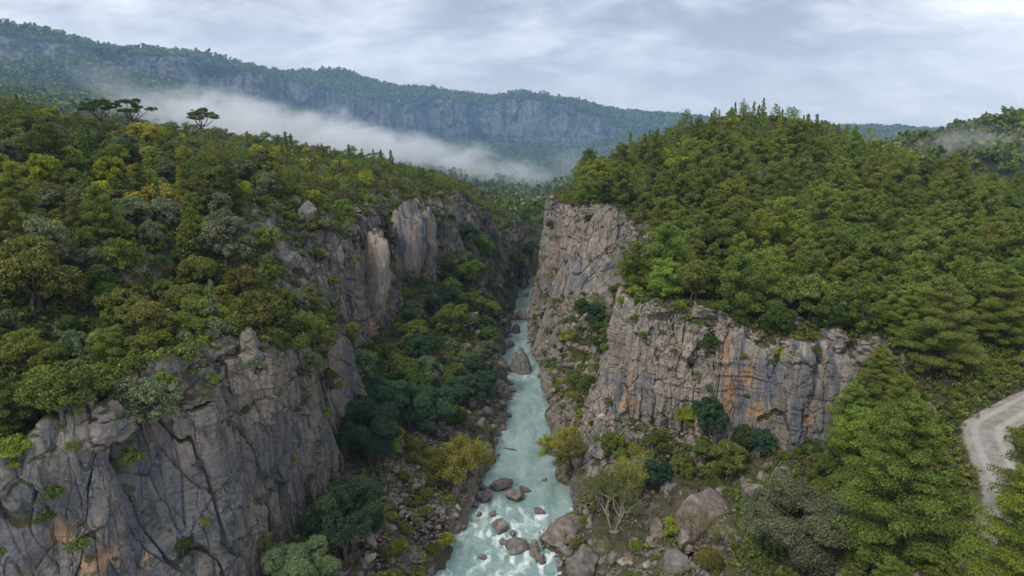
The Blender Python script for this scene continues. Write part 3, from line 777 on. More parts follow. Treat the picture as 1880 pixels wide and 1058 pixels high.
def umbrella_parts(H, Rm, seed):
    rng = np.random.default_rng(seed); C, Rr, tubes = [], [], []
    fork = np.array([rng.normal() * .3, rng.normal() * .3, H * 0.42])
    tubes.append(tube(bent((0, 0, -0.6), fork, rng, 0, 5), np.linspace(0.035 * H, 0.026 * H, 5)))
    for i in range(11):
        az = i * 2.399 + rng.uniform(-.3, .3); rr = Rm * math.sqrt((i + 0.6) / 11)
        tip = np.array([math.cos(az) * rr, math.sin(az) * rr, H * (0.94 - 0.28 * (rr / Rm) ** 2 + rng.uniform(-.07, .04))])
        tubes.append(tube(bent(fork, tip, rng, 0.12, 6), np.linspace(0.019 * H, 0.004 * H, 6), 5))
        for k in range(8):
            c = tip + rng.normal(size=3) * np.array([1, 1, 0.22]) * Rm * 0.17
            C.append(c); r = rng.uniform(0.4, 0.75); Rr.append((r, r, r * 0.45))
    V, ti = leaf_quads(np.array(C), np.array(Rr), 55, 0.22, rng, 0.3, 1.8)
    tv, tf = join_tubes(tubes); return V, ti, tv, tf

def open_parts(H, spread, seed, leaves=14, leaf=0.16, lean=(0, 0), stems=3, levels=4, low=0.0):
    """airy tree of pale forking branches with small leaves at the twigs"""
    rng = np.random.default_rng(seed); tubes, C = [], []
    def grow(p, d, L, r, lv):
        q = p + d * L + np.array([lean[0], lean[1], 0]) * L * 0.25
        tubes.append(tube(bent(p, q, rng, 0, 4), np.linspace(r, r * 0.62, 4), 5 if lv > 1 else 4))
        if lv <= 2:
            for f in (0.5, 0.8, 1.0): C.append(p + (q - p) * f + rng.normal(size=3) * 0.12)
        if lv == 0: return
        for k in range(3 if lv > 1 else 3):
            nd = unit(d + rng.normal(size=3) * np.array([spread, spread, spread * 0.6]) + np.array([0, 0, 0.10]))
            grow(q if k else p + (q - p) * 0.75, nd, L * rng.uniform(0.58, 0.82), r * 0.58, lv - 1)
    for s in range(stems):
        az = s * 2.1 + rng.uniform(0, 1)
        d = unit(np.array([math.cos(az) * 0.33 + lean[0], math.sin(az) * 0.33 + lean[1], 1.0]))
        grow(np.array([math.cos(az), math.sin(az), 0]) * 0.15 + np.array([0, 0, -0.4]), d, H * 0.33, 0.013 * H, levels)
    C = np.array(C); Rr = np.full((len(C), 3), 0.45)
    V, ti = leaf_quads(C, Rr, leaves, leaf, rng, 0.0, 1.4)
    tv, tf = join_tubes(tubes); return V, ti, tv, tf

def proto(kind, parts, bark=None):
    V, ti, tv, tf = parts
    return (mk(kind + '_crown', V, M_leaf, ti), mk(kind + '_trunk', tv, bark or M_bark, None, tf, True), (V, ti, tv, tf))
pines = [proto('pine', pine_parts((7.8, 9.6, 8.4, 10.4)[i % 4], 3.0 + 0.3 * (i % 3), 100 + i, 1.0, 0.15, 120, 0.14, (0.28, 0.55, 0.34, 0.75, 0.4, 0.24, 0.5, 0.3)[i % 8], 0.62, 1.2)) for i in range(8)]
spires = [proto('spire', pine_parts(7.0, 1.5, 140 + i, 0.9, 0.2, 40, 0.08, 0.95, 0.6)) for i in range(3)]
broads = [proto('broad', broad_parts(2.8, 5.0 + 0.5 * (i % 3), 200 + i, 1.0, 0.165, 85, 8 + i % 4)) for i in range(9)]
bushes = [proto('bush', broad_parts(1.2, 1.7, 300 + i, 0.9, 0.15, 40, 5, 0, 2)) for i in range(5)]
near_pines = [proto('near_pine', pine_parts(14.0, 4.6, 160 + i, 2.3, 0.095, 190, 0.08, 0.55, 0.5, 1.05)) for i in range(3)]

PAL = {
 'olive green': (0.138, 0.172, 0.036), 'dark green': (0.07, 0.105, 0.026), 'grey-green': (0.135, 0.165, 0.085), 'yellow-green': (0.24, 0.27, 0.028),
 'mustard yellow': (0.27, 0.26, 0.045), 'brownish olive': (0.135, 0.142, 0.036), 'mid green': (0.115, 0.16, 0.034), 'bluish dark green': (0.05, 0.092, 0.048), 'pine green': (0.15, 0.185, 0.038), 'fresh green': (0.168, 0.222, 0.036)}
def jit(c, rng, a=0.16):
    k = rng.uniform(1 - a, 1 + a); return tuple(float(min(1, v * k * rng.uniform(0.92, 1.08))) for v in c)

def plant(name, pr, loc, scale, colour, label, cat, group=None, rz=None, sz=None, rng=random, jitter=True):
    rz = rng.uniform(0, 6.283) if rz is None else rz
    o = empty(name, loc, rz); o.scale = (scale, scale, sz if sz else scale)
    cr = bpy.data.objects.new('crown', pr[0]); COL.objects.link(cr); cr.parent = o
    c = jit(PAL[colour], RNG) if jitter else PAL[colour]
    cr.color = (*c, 1)
    tr = bpy.data.objects.new('trunk', pr[1]); COL.objects.link(tr); tr.parent = o
    tag(o, label, cat, group); return o

# ------------------------------------------------------------------ scatter of the woods
class Darts:
    def __init__(s, cell=3.0): s.c = cell; s.g = {}
    def ok(s, x, y, r):
        k = int(math.ceil((r + 4.5) / s.c)); ix, iy = int(x // s.c), int(y // s.c)
        for i in range(ix - k, ix + k + 1):
            for j in range(iy - k, iy + k + 1):
                for (a, b, q) in s.g.get((i, j), ()):
                    if (a - x) ** 2 + (b - y) ** 2 < (r + q) ** 2: return False
        return True
    def add(s, x, y, r): s.g.setdefault((int(x // s.c), int(y // s.c)), []).append((x, y, r))
darts = Darts()
road_xy = road[:, :2]
def road_dist(x, y): return float(np.min(np.hypot(road_xy[:, 0] - x, road_xy[:, 1] - y)))
# ------------------------------------------------------------------ single trees one can point to
near_broad = [proto('near_broad', broad_parts(5.0, 9.5, 401 + i, 1.3, 0.125, 140, 30, 0, 3, 0.62)) for i in range(2)]
def ground(x, y): return float(near.at(x, y))
def special(name, pr, x, y, scale, colour, label, cat='tree', sz=None, rz=0.0, z=None, r=2.0, group=None, sink=0.2):
    darts.add(x, y, r)
    return plant(name, pr, (x, y, (ground(x, y) if z is None else z) - sink), scale, colour, label, cat, group, rz, sz)

umb = [proto('umbrella', umbrella_parts(9.0, 5.6, 501)), proto('umbrella', umbrella_parts(9.0, 5.0, 502)), proto('umbrella', umbrella_parts(8.5, 4.2, 503))]
for (bx, by, Y, i, s, lb) in ((186, 215, 182, 0, 1.0, 'broad flat-topped pine, left of the touching pair on the left skyline'),
                              (243, 222, 186, 1, 0.98, 'flat-topped pine, right of the touching pair on the left skyline'),
                              (371, 236, 196, 2, 0.95, 'lone flat-topped pine standing against the white mist on the left skyline')):
    w = P(bx, by, Y=Y); special('umbrella_pine', umb[i], w[0], w[1], s, 'dark green', lb, 'pine tree', r=5.0, sz=1.1 * s)
for (bx, Y, s, lb) in ((700, 236, 0.9, 'small pointed conifer rising alone from the left ridge before the white mist'),
                       (592, 226, 0.6, 'tiny pointed conifer on the left ridge between the flat-topped pine and the small conifer')):
    w = P(bx, 290, Y=Y); special('conifer', spires[0], w[0], w[1], s, 'dark green', lb, 'conifer', r=1)

big = near_broad[0]
special('evergreen_tree', near_broad[0], -14.5, 113, 0.98, 'bluish dark green', 'big round very dark green tree on the left bank beside the yellow open tree', r=3.6, sz=1.12)
special('evergreen_tree', near_broad[1], -21.5, 96, 1.02, 'bluish dark green', 'tall dark tree under the left cliff, farther left of the yellow open tree', r=4, rz=1.0, sz=1.25)
special('evergreen_tree', near_broad[0], -22, 111, 0.86, 'bluish dark green', 'dark tree close against the left cliff behind the tall blue-green tree', r=3.4, rz=2.0)
special('evergreen_tree', near_broad[1], -21, 76, 1.0, 'bluish dark green', 'dark green tree near the bottom edge under the near left cliff', r=4, rz=2.6, sz=1.15)
special('evergreen_tree', near_broad[0], -24, 68.5, 0.8, 'grey-green', 'pale grey-green tree cut by the bottom edge at the foot of the left cliff', r=3.5, rz=0.6)
special('pine_tree', near_pines[1], 47.5, 87.5, 0.8, 'pine green', 'pine hiding the right end of the wide cliff', 'pine tree', r=3, rz=4.2)
special('pine_tree', near_pines[0], 51.5, 90.0, 0.78, 'olive green', 'olive-tinted pine behind the one hiding the right end of the wide cliff', 'pine tree', r=3, rz=0.9)
special('pine_tree', near_pines[2], 54.5, 62.5, 0.42, 'fresh green', 'young pine on the inner verge of the road bend', 'pine tree', r=1, rz=0.9) if False else None
w = P(1460, 1058, Z=13)
special('olive_tree', near_broad[1], 32.0, 68.5, 1.28, 'grey-green', 'large grey-green tree filling the foreground left of the big near pine', r=5, rz=0.4, sz=1.15)
special('pine_tree', near_pines[0], 38.6, 60, 1.22, 'pine green', 'largest near pine, left of the gravel road bend', 'pine tree', r=4)
special('pine_tree', near_pines[1], 40.5, 47.5, 0.95, 'fresh green', 'thin near pine in the bottom right corner with its trunk showing', 'pine tree', r=2.5)
special('pine_tree', near_pines[2], 50.0, 57.2, 1.0, 'pine green', 'pine on the right edge reaching over the gravel road', 'pine tree', r=1.5, rz=1.2)
special('pine_tree', near_pines[1], 60.5, 90.5, 1.0, 'pine green', 'full rounded pine at the far end of the road bend beside the wide cliff', 'pine tree', r=3.5, rz=2.2)
special('pine_tree', near_pines[2], 45, 84, 0.72, 'pine green', 'pine between the wide cliff and the largest near pine', 'pine tree', r=3, rz=3)
special('pine_tree', near_pines[0], 33.5, 53.5, 0.55, 'fresh green', 'young bright green pine at the bottom edge under the largest near pine', 'pine tree', r=2, rz=4)
special('pine_tree', near_pines[1], 45.5, 74, 0.66, 'pine green', 'pine on the left verge of the road behind the largest near pine', 'pine tree', r=2, rz=5)
special('pine_tree', near_pines[2], 71, 96, 0.85, 'pine green', 'pine above the upper end of the gravel road', 'pine tree', r=3, rz=5.5)
special('pine_tree', near_pines[0], 46, 50, 0.6, 'fresh green', 'small near pine against the right edge below the road', 'pine tree', r=2, rz=2.5)

open_y = [proto('open', open_parts(8.5, 0.62, 601, 15, 0.15, (0, 0), 5, 4), M_pale), proto('open', open_parts(8.0, 0.5, 603, 14, 0.14, (-0.55, -0.15), 3, 4), M_pale),
          proto('open', open_parts(10.0, 0.42, 605, 6, 0.12, (0, 0), 5, 4), M_pale), proto('bare', open_parts(6.0, 0.35, 607, 1, 0.10, (0, 0), 3, 4), M_twig)]
special('plane_tree', open_y[0], -8.8, 102.5, 1.22, 'mustard yellow', 'yellow-leaved tree with pale forking branches on the left bank', r=3.8)
w = P(1052, 852, Z=1.5)
special('plane_tree', open_y[1], w[0] + 0.6, w[1], 1.05, 'mustard yellow', 'thin yellowish tree on the right bank leaning out over the river', r=2.2)
special('plane_tree', open_y[1], w[0] + 0.9, w[1] - 4, 0.8, 'brownish olive', 'low olive-yellow tree trailing over the right river edge below the leaning tree', r=1.6, rz=0.5)
special('plane_tree', open_y[2], 15.2, 91.0, 1.15, 'brownish olive', 'nearly bare tree with pale upright stems on the right bank', r=2.8)
special('plane_tree', open_y[2], 18.0, 94.5, 0.85, 'mustard yellow', 'second pale-stemmed tree, behind and right of the nearly bare one', r=2.0, rz=2)
special('bare_tree', open_y[3], 24.5, 80.5, 1.1, 'brownish olive', 'leafless dark sapling among the big boulders at lower right', r=1.2)
special('bare_tree', open_y[3], 26.5, 78.5, 0.8, 'mustard yellow', 'thin twiggy sapling beside the large grey-green foreground tree', r=1.0, rz=1)
for (x_, y_, s, c, lb) in ((1236, 985, 1.5, 'yellow-green', 'yellow-green bush among boulders right of the pale-stemmed trees'), (1200, 900, 2.4, 'bluish dark green', 'dark bush behind the nearly bare pale-stemmed tree'),
                           (1330, 880, 2.9, 'olive green', 'round olive-green tree below the wide cliff'), (1300, 800, 3.0, 'bluish dark green', 'dark tree against the foot of the wide cliff'),
                           (1262, 790, 1.9, 'yellow-green', 'bright yellow-green tree at the foot of the wide cliff'), (1400, 840, 2.2, 'bluish dark green', 'dark round bush right of the tree at the wide cliff foot'),
                           (1365, 820, 1.9, 'dark green', 'dark green bush in the middle of the wide cliff foot'), (1255, 880, 2.0, 'brownish olive', 'brownish bush below the bright yellow-green tree'),
                           (1090, 600, 2.6, 'bluish dark green', 'dark tree in the recess between the right buttress and the wide cliff'), (1068, 575, 2.0, 'dark green', 'dark green bush at the foot of the right buttress'), (1108, 655, 2.0, 'dark green', 'dark bush against the left side of the wide cliff'), (1135, 555, 2.2, 'olive green', 'olive tree on the shelf between the right buttress and the wide cliff'), (1155, 500, 2.2, 'mid green', 'green tree on the shelf above the recess, beside the right buttress'), (1207, 830, 1.7, 'brownish olive', 'brownish olive bush at the left end of the wide cliff foot'), (1125, 840, 2.2, 'olive green', 'olive bush on the right bank above the pale-stemmed tree'),
                           (1085, 740, 2.4, 'dark green', 'dark bush below the left corner of the wide cliff'), (1140, 850, 1.4, 'fresh green', 'small fresh green bush on the right bank slope')):
    h = hit(x_, y_)
    if h: special('broadleaf_tree', broads[int(x_) % 9], h.x, h.y, s / 2.8, c, lb, r=s * 0.62, rz=x_ * 0.01, sz=s / 2.6)
for (x_, y_, s, c, lb) in ((275, 800, 3.1, 'grey-green', 'grey-green tree on top of the near left cliff beside the capped rock'), (35, 868, 1.9, 'fresh green', 'bright green round tree near the left edge above the corner cliff'),
                           (70, 575, 4.9, 'brownish olive', 'very broad brownish olive tree near the left edge'), (410, 560, 1.5, 'yellow-green', 'small upright yellow-green tree in the middle of the left hillside'),
                           (382, 440, 1.6, 'yellow-green', 'bright yellow-green tree right of the mustard trees on the left hillside'), (425, 500, 4.2, 'grey-green', 'wide grey-green tree in the middle of the left hillside'),
                           (415, 455, 3.2, 'grey-green', 'grey-green tree just above the wide grey-green one'), (300, 400, 3.4, 'mustard yellow', 'mustard yellow tree on the left hillside'),
                           (235, 412, 2.2, 'mustard yellow', 'smaller mustard yellow tree left of the mustard tree'), (270, 275, 3.6, 'mustard yellow', 'mustard tree high on the left hillside under the flat-topped pair'),
                           (95, 240, 2.6, 'yellow-green', 'bright yellow tree high on the left hillside near the left edge'), (570, 690, 2.0, 'grey-green', 'silvery bush on the edge of the left cliff above the gully'),
                           (195, 655, 1.6, 'mustard yellow', 'small yellow bush at the pale outcrop on the left hillside'), (355, 600, 3.0, 'brownish olive', 'olive-brown tree right of the pale outcrop on the left hillside')):
    h = hit(x_, y_)
    if h: special('broadleaf_tree', broads[int(x_ + 3) % 9], h.x, h.y, s / 2.8, c, lb, r=s * 0.62, rz=x_ * 0.013, sz=s / 2.9)

# ------------------------------------------------------------------ the woods
for k, (x_, y_, r_, c) in enumerate(((335,1010,.9,'dark green'), (150,1010,.8,'mid green'), (540,850,.6,'olive green'), (420,800,.7,'grey-green'), (600,640,1.2,'olive green'), (490,760,.8,'fresh green'), (415,870,.5,'mid green'), (560,740,1.0,'grey-green'),
        (640,760,.9,'fresh green'), (330,850,.6,'olive green'), (455,650,1.1,'grey-green'), (380,760,.9,'mid green'), (500,700,1.2,'olive green'), (100,920,.9,'dark green'), (85,960,.8,'dark green'), (610,700,1.0,'brownish olive'), (520,800,.6,'fresh green'), (230,850,.5,'olive green'))):
    h = hit(x_, y_)
    if h: plant('cliff_shrub', bushes[k % 5], (h.x, h.y, h.z - 0.2), r_ / 1.2 * 1.15, c, f"{c} shrub rooted in the near left cliff {'low' if y_ > 830 else 'high'} and {('far left', 'left', 'centre', 'right')[min(3, x_ // 160)]} on its face", 'shrub', 'shrubs rooted in the near left cliff')
h = hit(487, 1040)
special('conifer', spires[1], h.x + 0.8, h.y - 0.8, 1.0, 'olive green', 'slender conifer growing against the near left cliff by the bottom edge', 'conifer', z=h.z - 2.5, r=0.5)
for k, (x_, y_, r_, c) in enumerate(((1250,572,1.0,'yellow-green'), (1300,640,1.3,'dark green'), (1415,610,1.6,'grey-green'), (1360,600,1.0,'dark green'), (1465,582,1.6,'fresh green'), (1445,668,1.4,'yellow-green'), (1420,672,1.1,'dark green'), (1280,690,.5,'olive green'),
        (1215,540,1.6,'grey-green'), (1165,545,1.1,'yellow-green'), (1555,710,.9,'olive green'), (1600,650,1.0,'mid green'), (1365,665,.8,'olive green'), (1180,620,.6,'mid green'), (1340,560,1.0,'mid green'), (1110,375,1.6,'dark green'), (1270,545,1.2,'olive green'))):
    h = hit(x_, y_)
    if h: plant('cliff_shrub', bushes[k % 5], (h.x, h.y, h.z - 0.2), r_ / 1.2 * 1.25, c, f"{c} shrub {'on the ledge along the top' if y_ < 600 else 'clinging to the face'} of the wide right cliff, {('left', 'middle', 'right')[min(2, (x_ - 1100) // 170)]} part", 'shrub', 'shrubs on the wide right cliff')
cands = []
def slope_at(x, y): return float(near.slope(x, y, 1.2))
def region(x, y, z):
    mx = float(np.interp(y, riv_mid[:, 1], riv_mid[:, 0]))
    xl = float(np.interp(y, [p[1] for p in ltop[3:]], [p[0] for p in ltop[3:]]))
    if x < mx:
        if z > 25 and (x < xl + 2): return 'LH'
        return 'LB'
    if z < 24 and y > 95 or (z < 17): return 'RB'
    if y < 98 or (road_dist(x, y) < 14): return 'RF'
    return 'RH'
tries = RNG.uniform(0, 1, (60000, 6))
ys = 40 + (tries[:, 1] ** 0.9) * 310
wx = (tries[:, 0] - 0.5) * 2 * (ys * 0.86 + 12)
hz_ = near.at(wx, ys); slp = near.slope(wx, ys, 1.2)
ppx, ppy, pdd = proj(np.stack([wx, ys, hz_], 1))
for i in range(len(tries)):
    x, y, z = wx[i], ys[i], hz_[i]
    if not (-110 < ppx[i] < 1990) or ppy[i] > 1190 or z < 0.9 or slp[i] > (1.25 if x > 12 or y < 112 else 5.5) or x < -255 or x > 235: continue
    rg = region(x, y, z); u, v = tries[i, 2], tries[i, 3]
    if slp[i] > 1.25 and float(fbm(x / 9, y / 9, z / 9, 2, 303)) < -0.16: continue
    rdd = road_dist(x, y) if x > 30 and y < 110 else 99
    if rdd < 4.2: continue
    if rg == 'LH' and y > 140 and y < 182 and 100 < ppx[i] < 440 and ppy[i] < 275 and (v > 0.15 or u > 0.85): continue
    if rg == 'RH' and y > 180 and ppx[i] < 1062: continue
    if rg == 'RH':
        kind = 'pine' if u < 0.78 else 'broad'
        r = 1.7 + 2.0 * v ** 1.4; 
        if y > 205 and ppx[i] > 1100: r *= 0.66; kind = 'spire' if u < 0.5 else kind
        if slp[i] > 0.8: kind = 'bush'; r = 1.0
        col = ('pine green', 'pine green', 'olive green', 'mid green', 'fresh green')[int(tries[i, 4] * 5)] if kind != 'broad' else ('dark green', 'olive green', 'yellow-green')[int(tries[i, 4] * 2.3)]
    elif rg == 'RF':
        kind = 'npine' if u < 0.5 else ('pine' if u < 0.75 else 'bush'); r = 2.2 + v; col = ('pine green', 'fresh green', 'olive green')[int(tries[i, 4] * 3)]
        if kind == 'bush': r = 1.2
        if rdd < 7: kind = 'bush'; r = 0.9
        # keep the view to the road bend and wide cliff open
        pu = ppx[i]
        if y < 76 and 24 < x < 60 and kind != 'bush' : continue
    elif rg == 'LH':
        t_ = tries[i, 4]; n_ = float(fbm(x / 18, y / 18, 0, 2, 301)); 
        kind = 'broad' if u < 0.80 else ('pine' if u < 0.93 else 'spire')
        r = 1.3 + 2.0 * v ** 1.4
        opts = ('olive green', 'olive green', 'mid green', 'dark green', 'grey-green', 'brownish olive', 'olive green', 'grey-green')
        col = opts[int(t_ * 8)]
        if n_ > 0.05 and 84 < y < 200 and x < -38 and tries[i, 5] < 0.36: col = ('mustard yellow', 'yellow-green', 'brownish olive')[int(t_ * 3)]
        if slp[i] > 0.9 or tries[i, 5] > 0.88: kind = 'bush'; r = 0.9 + 0.7 * v
        if y > 150 and r > 1.3: r = 1.2 + (r - 1.3) * 0.55; kind = 'broad' if u < 0.93 else kind
        if kind == 'pine' : col = ('olive green', 'brownish olive', 'dark green')[int(t_ * 3)]
    elif rg == 'LB':
        if y < 108 and z < 12: 
            if tries[i, 5] > 0.6: continue
            kind = 'bush'; r = 0.7 + 0.9 * v; col = ('brownish olive', 'yellow-green', 'olive green')[int(tries[i, 4] * 3)]
        else:
            kind = 'broad' if u < 0.85 else 'bush'; r = 1.7 + 2.2 * v; col = ('bluish dark green', 'dark green', 'mid green', 'bluish dark green', 'olive green', 'grey-green')[int(tries[i, 4] * 6)]
            if kind == 'bush': r = 1.1
            if z < 5 : 
                if tries[i, 5] > 0.25: continue
                r = min(r, 1.2); kind = 'bush'; col = ('olive green', 'brownish olive')[int(tries[i, 4] * 2)]
    else:
        if z < 2.5 or (y < 92 and x < 30) : 
            if tries[i, 5] > 0.06: continue
        kind = 'broad' if u < 0.4 and z > 6 else 'bush'; r = (1.3 + 1.0 * v) if kind == 'broad' else 0.7 + 0.6 * v
        col = ('olive green', 'dark green', 'brownish olive', 'yellow-green', 'mid green')[int(tries[i, 4] * 5)]
        if tries[i, 5] > 0.85: continue
    rr = r * (0.74 if rg in ('RH', 'LH') else 0.8)
    if not darts.ok(x, y, rr): continue
    hgt = {'pine': 3.1 * r, 'npine': 3 * r, 'spire': 3.2 * r, 'broad': 1.9 * r, 'bush': 1.5 * r}[kind]
    darts.add(x, y, rr)
    if not sees((x, y, z), hgt + 2.0): continue
    cands.append((x, y, z, kind, r, col, rg, hgt * 1253 / pdd[i], ppx[i], ppy[i]))
print('trees', len(cands))

BAND = lambda Y: 'near' if Y < 95 else ('middle' if Y < 160 else 'far')
def describe(kind, r, col, rg, x, y, z, pxx, pyy):
    size = {'pine': ('small', 'medium', 'tall'), 'npine': ('small', 'medium', 'tall'), 'spire': ('short', 'slim', 'tall'), 'broad': ('small', 'medium', 'large'), 'bush': ('tiny', 'low', 'round')}[kind]
    lim = {'pine': (2.2, 2.8), 'npine': (2.5, 2.9), 'spire': (1.5, 2.0), 'broad': (1.9, 2.6), 'bush': (0.95, 1.25)}[kind]
    sz = size[0] if r < lim[0] else size[1] if r < lim[1] else size[2]
    noun = {'pine': 'pine', 'npine': 'pine', 'spire': 'pointed conifer', 'broad': 'broadleaf tree', 'bush': 'bush'}[kind]
    if rg == 'RH':
        place = 'on the right hill crest' if y > 212 else 'high on the right hill' if y > 175 else 'midway up the right hill' if y > 138 else 'low on the right hill'
        side = ', gorge side' if pxx < 1280 else (', central part' if pxx < 1560 else ', right part')
    elif rg == 'RF': place = 'beside the gravel road'; side = ', upper end' if y > 84 else ', lower end'
    elif rg == 'LH':
        place = 'on the left ridge' if y > 195 else 'high on the left hillside' if y > 140 else 'midway up the left hillside' if y > 92 else 'above the near left cliff'
        side = ', left part' if pxx < 220 else (', central part' if pxx < 460 else ', canyon side')
    elif rg == 'LB': place = 'on the left bank slope'; side = ', upper gorge' if y > 180 else (', middle stretch' if y > 135 else ', near stretch')
    else: place = 'on the right bank'; side = ', upper gorge' if y > 165 else (', middle stretch' if y > 118 else ', near stretch')
    return f'{sz} {col} {noun} {place}{side}'
cap = {'pine_tree': 300, 'conifer': 300, 'broadleaf_tree': 300, 'bush': 300}
cnt = {k: 0 for k in cap}
NM = {'pine': ('pine_tree', 'pine tree'), 'npine': ('pine_tree', 'pine tree'), 'spire': ('conifer', 'conifer'), 'broad': ('broadleaf_tree', 'tree'), 'bush': ('bush', 'bush')}
cnt['pine_tree'] = 9; cnt['broadleaf_tree'] = 26; cnt['conifer'] = 2
rest = []; picked = []
cands.sort(key=lambda c: -c[7])
for c in cands:
    nm = NM[c[3]][0]
    if cnt[nm] >= cap[nm]: rest.append(c); continue
    cnt[nm] += 1; picked.append(c)
from collections import Counter
lab = [describe(c[3], c[4], c[5], c[6], c[0], c[1], c[2], c[8], c[9]) for c in picked]
tot_l = Counter(lab)
order = {}
for k, c in enumerate(picked): order.setdefault(lab[k], []).append((c[8], k))
fin = {}
for l, lst in order.items():
    lst.sort()
    if len(lst) == 1: fin[lst[0][1]] = (l, None)
    elif len(lst) == 2:
        fin[lst[0][1]] = (l + ', left of two', l + 's' ); fin[lst[1][1]] = (l + ', right of two', l + 's')
    elif len(lst) == 3:
        for (q, k), wd in zip(lst, ('leftmost', 'middle', 'rightmost')): fin[k] = (l + f', {wd} of three', l + 's')
    else:
        for q, k in lst: fin[k] = (l, l + 's')
idx = 0
for k, c in enumerate(picked):
    x, y, z, kind, r, col = c[:6]; l, g = fin[k]
    assert len(l.split()) <= 16, l
    g = {'pine': 'pines', 'npine': 'pines', 'spire': 'pointed conifers', 'broad': 'broadleaf trees', 'bush': 'bushes'}[kind] + ' ' + {'RH': 'covering the right hill', 'RF': 'beside the gravel road', 'LH': 'covering the left hillside', 'LB': 'on the left bank slope', 'RB': 'on the right bank'}[c[6]] if tot_l[lab[k]] <= 3 else lab[k]
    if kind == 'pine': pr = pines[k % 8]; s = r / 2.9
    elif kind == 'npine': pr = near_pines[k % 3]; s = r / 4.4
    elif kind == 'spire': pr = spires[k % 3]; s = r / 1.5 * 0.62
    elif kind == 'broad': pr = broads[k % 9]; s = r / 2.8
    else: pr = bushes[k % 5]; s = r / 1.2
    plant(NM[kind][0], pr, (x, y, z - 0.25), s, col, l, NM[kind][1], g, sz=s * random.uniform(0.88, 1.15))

# the remaining trees, farther off, as one mass of woodland
def merge_mass(name, items, lods, label_cat):
    VV, TT, CC = [], [], []
    for (x, y, z, kk, s, col) in items:
        v, ti = lods[kk]
        a = RNG.uniform(0, 6.28); ca, sa = math.cos(a), math.sin(a)
        w = np.empty_like(v); w[:, 0] = (v[:, 0] * ca - v[:, 1] * sa) * s + x; w[:, 1] = (v[:, 0] * sa + v[:, 1] * ca) * s + y; w[:, 2] = v[:, 2] * s * RNG.uniform(0.88, 1.12) + z
        VV.append(w.astype(np.float32)); TT.append(ti); CC.append(np.tile(np.array([*col, 1.0], np.float32), (len(v), 1)))
    V = np.vstack(VV); me = new_mesh(name, V, np.arange(len(V)), 4, False)
    add_attr(me, 'tint', np.concatenate(TT))
    ca = me.attributes.new('leafcol', 'FLOAT_COLOR', 'POINT'); ca.data.foreach_set('color', np.vstack(CC).ravel())
    me.materials.append(M_leafv); o = link(name, me); tag(o, kind='stuff'); return o
def lod(p, per_keep, grow):
    V, ti = p[2][0].reshape(-1, 4, 3), p[2][1].reshape(-1, 4)
    rng = np.random.default_rng(5); k = rng.permutation(len(V))[:per_keep]
    q = V[k]; c = q.mean(1, keepdims=True); q = c + (q - c) * grow
    return q.reshape(-1, 3), ti[k].ravel()
lodp = [lod(p, 900, 1.9) for p in pines]; lods_ = [lod(p, 350, 1.9) for p in spires]; lodb = [lod(p, 700, 1.9) for p in broads]; lodu = [lod(p, 160, 1.9) for p in bushes]
items = []; table = lodp + lods_ + lodb + lodu
for k, c in enumerate(rest):
    x, y, z, kind, r, col = c[:6]
    kk = {'pine': k % 8, 'npine': k % 8, 'spire': 8 + k % 3, 'broad': 11 + k % 9, 'bush': 20 + k % 5}[kind]
    s = {'pine': r / 2.9, 'npine': r / 2.9, 'spire': r / 1.5 * .62, 'broad': r / 2.8, 'bush': r / 1.2}[kind]
    items.append((x, y, z - 0.25, kk, s, jit(PAL[col], RNG)))
print('rest', len(items), cnt)
if items: merge_mass('woodland', items, table, 'woodland')

# shrubs rooted in the cracks of the rock walls
vis = (steep > 0.6) & (N2[:, 2] > 0.22) & (V2[:, 2] > 8)
ids = np.nonzero(vis)[0]; ids = ids[RNG.permutation(len(ids))][:6000]
qx, qy, qd = proj(V2[ids]); nsh = 0; cd = Darts()
for i, a, b in zip(ids, qx, qy):
    x, y, z = V2[i]
    if not (0 < a < 1880 and 300 < b < 1058): continue
    if x > 14 and y < 112 and x < 52 and RNG.uniform() > 0.6: continue
    if x < 0 and y < 112 and z < 24 and RNG.uniform() > 0.6: continue
    r = RNG.uniform(0.35, 1.05) * (1 if (y < 112 and z < 26) or x > 12 else 1.75)
    if not cd.ok(x, y, r + 0.9): continue
    if not sees((x, y, z), 1.5): continue
    cd.add(x, y, r + 0.9); nsh += 1
    if nsh > 299: break
    left = x < np.interp(y, riv_mid[:, 1], riv_mid[:, 0])
    where = ('the near left cliff' if y < 112 else 'the left canyon wall' if y < 190 else 'the upper gorge wall on the left') if left else ('the wide right cliff' if y < 118 else 'the right buttress' if y < 195 else 'the upper gorge wall on the right')
    hh = 'high on' if z > 27 else 'halfway up' if z > 19 else 'low on'
    colr = ('olive green', 'dark green', 'fresh green', 'grey-green', 'mid green')[int(RNG.integers(5))]
    lb = f"{'small' if r < 0.85 else 'fuller'} {colr} shrub growing {hh} {where}"
    plant('cliff_shrub', bushes[nsh % 5], (x, y, z - 0.35), r / 1.2, colr, lb, 'shrub', lb)

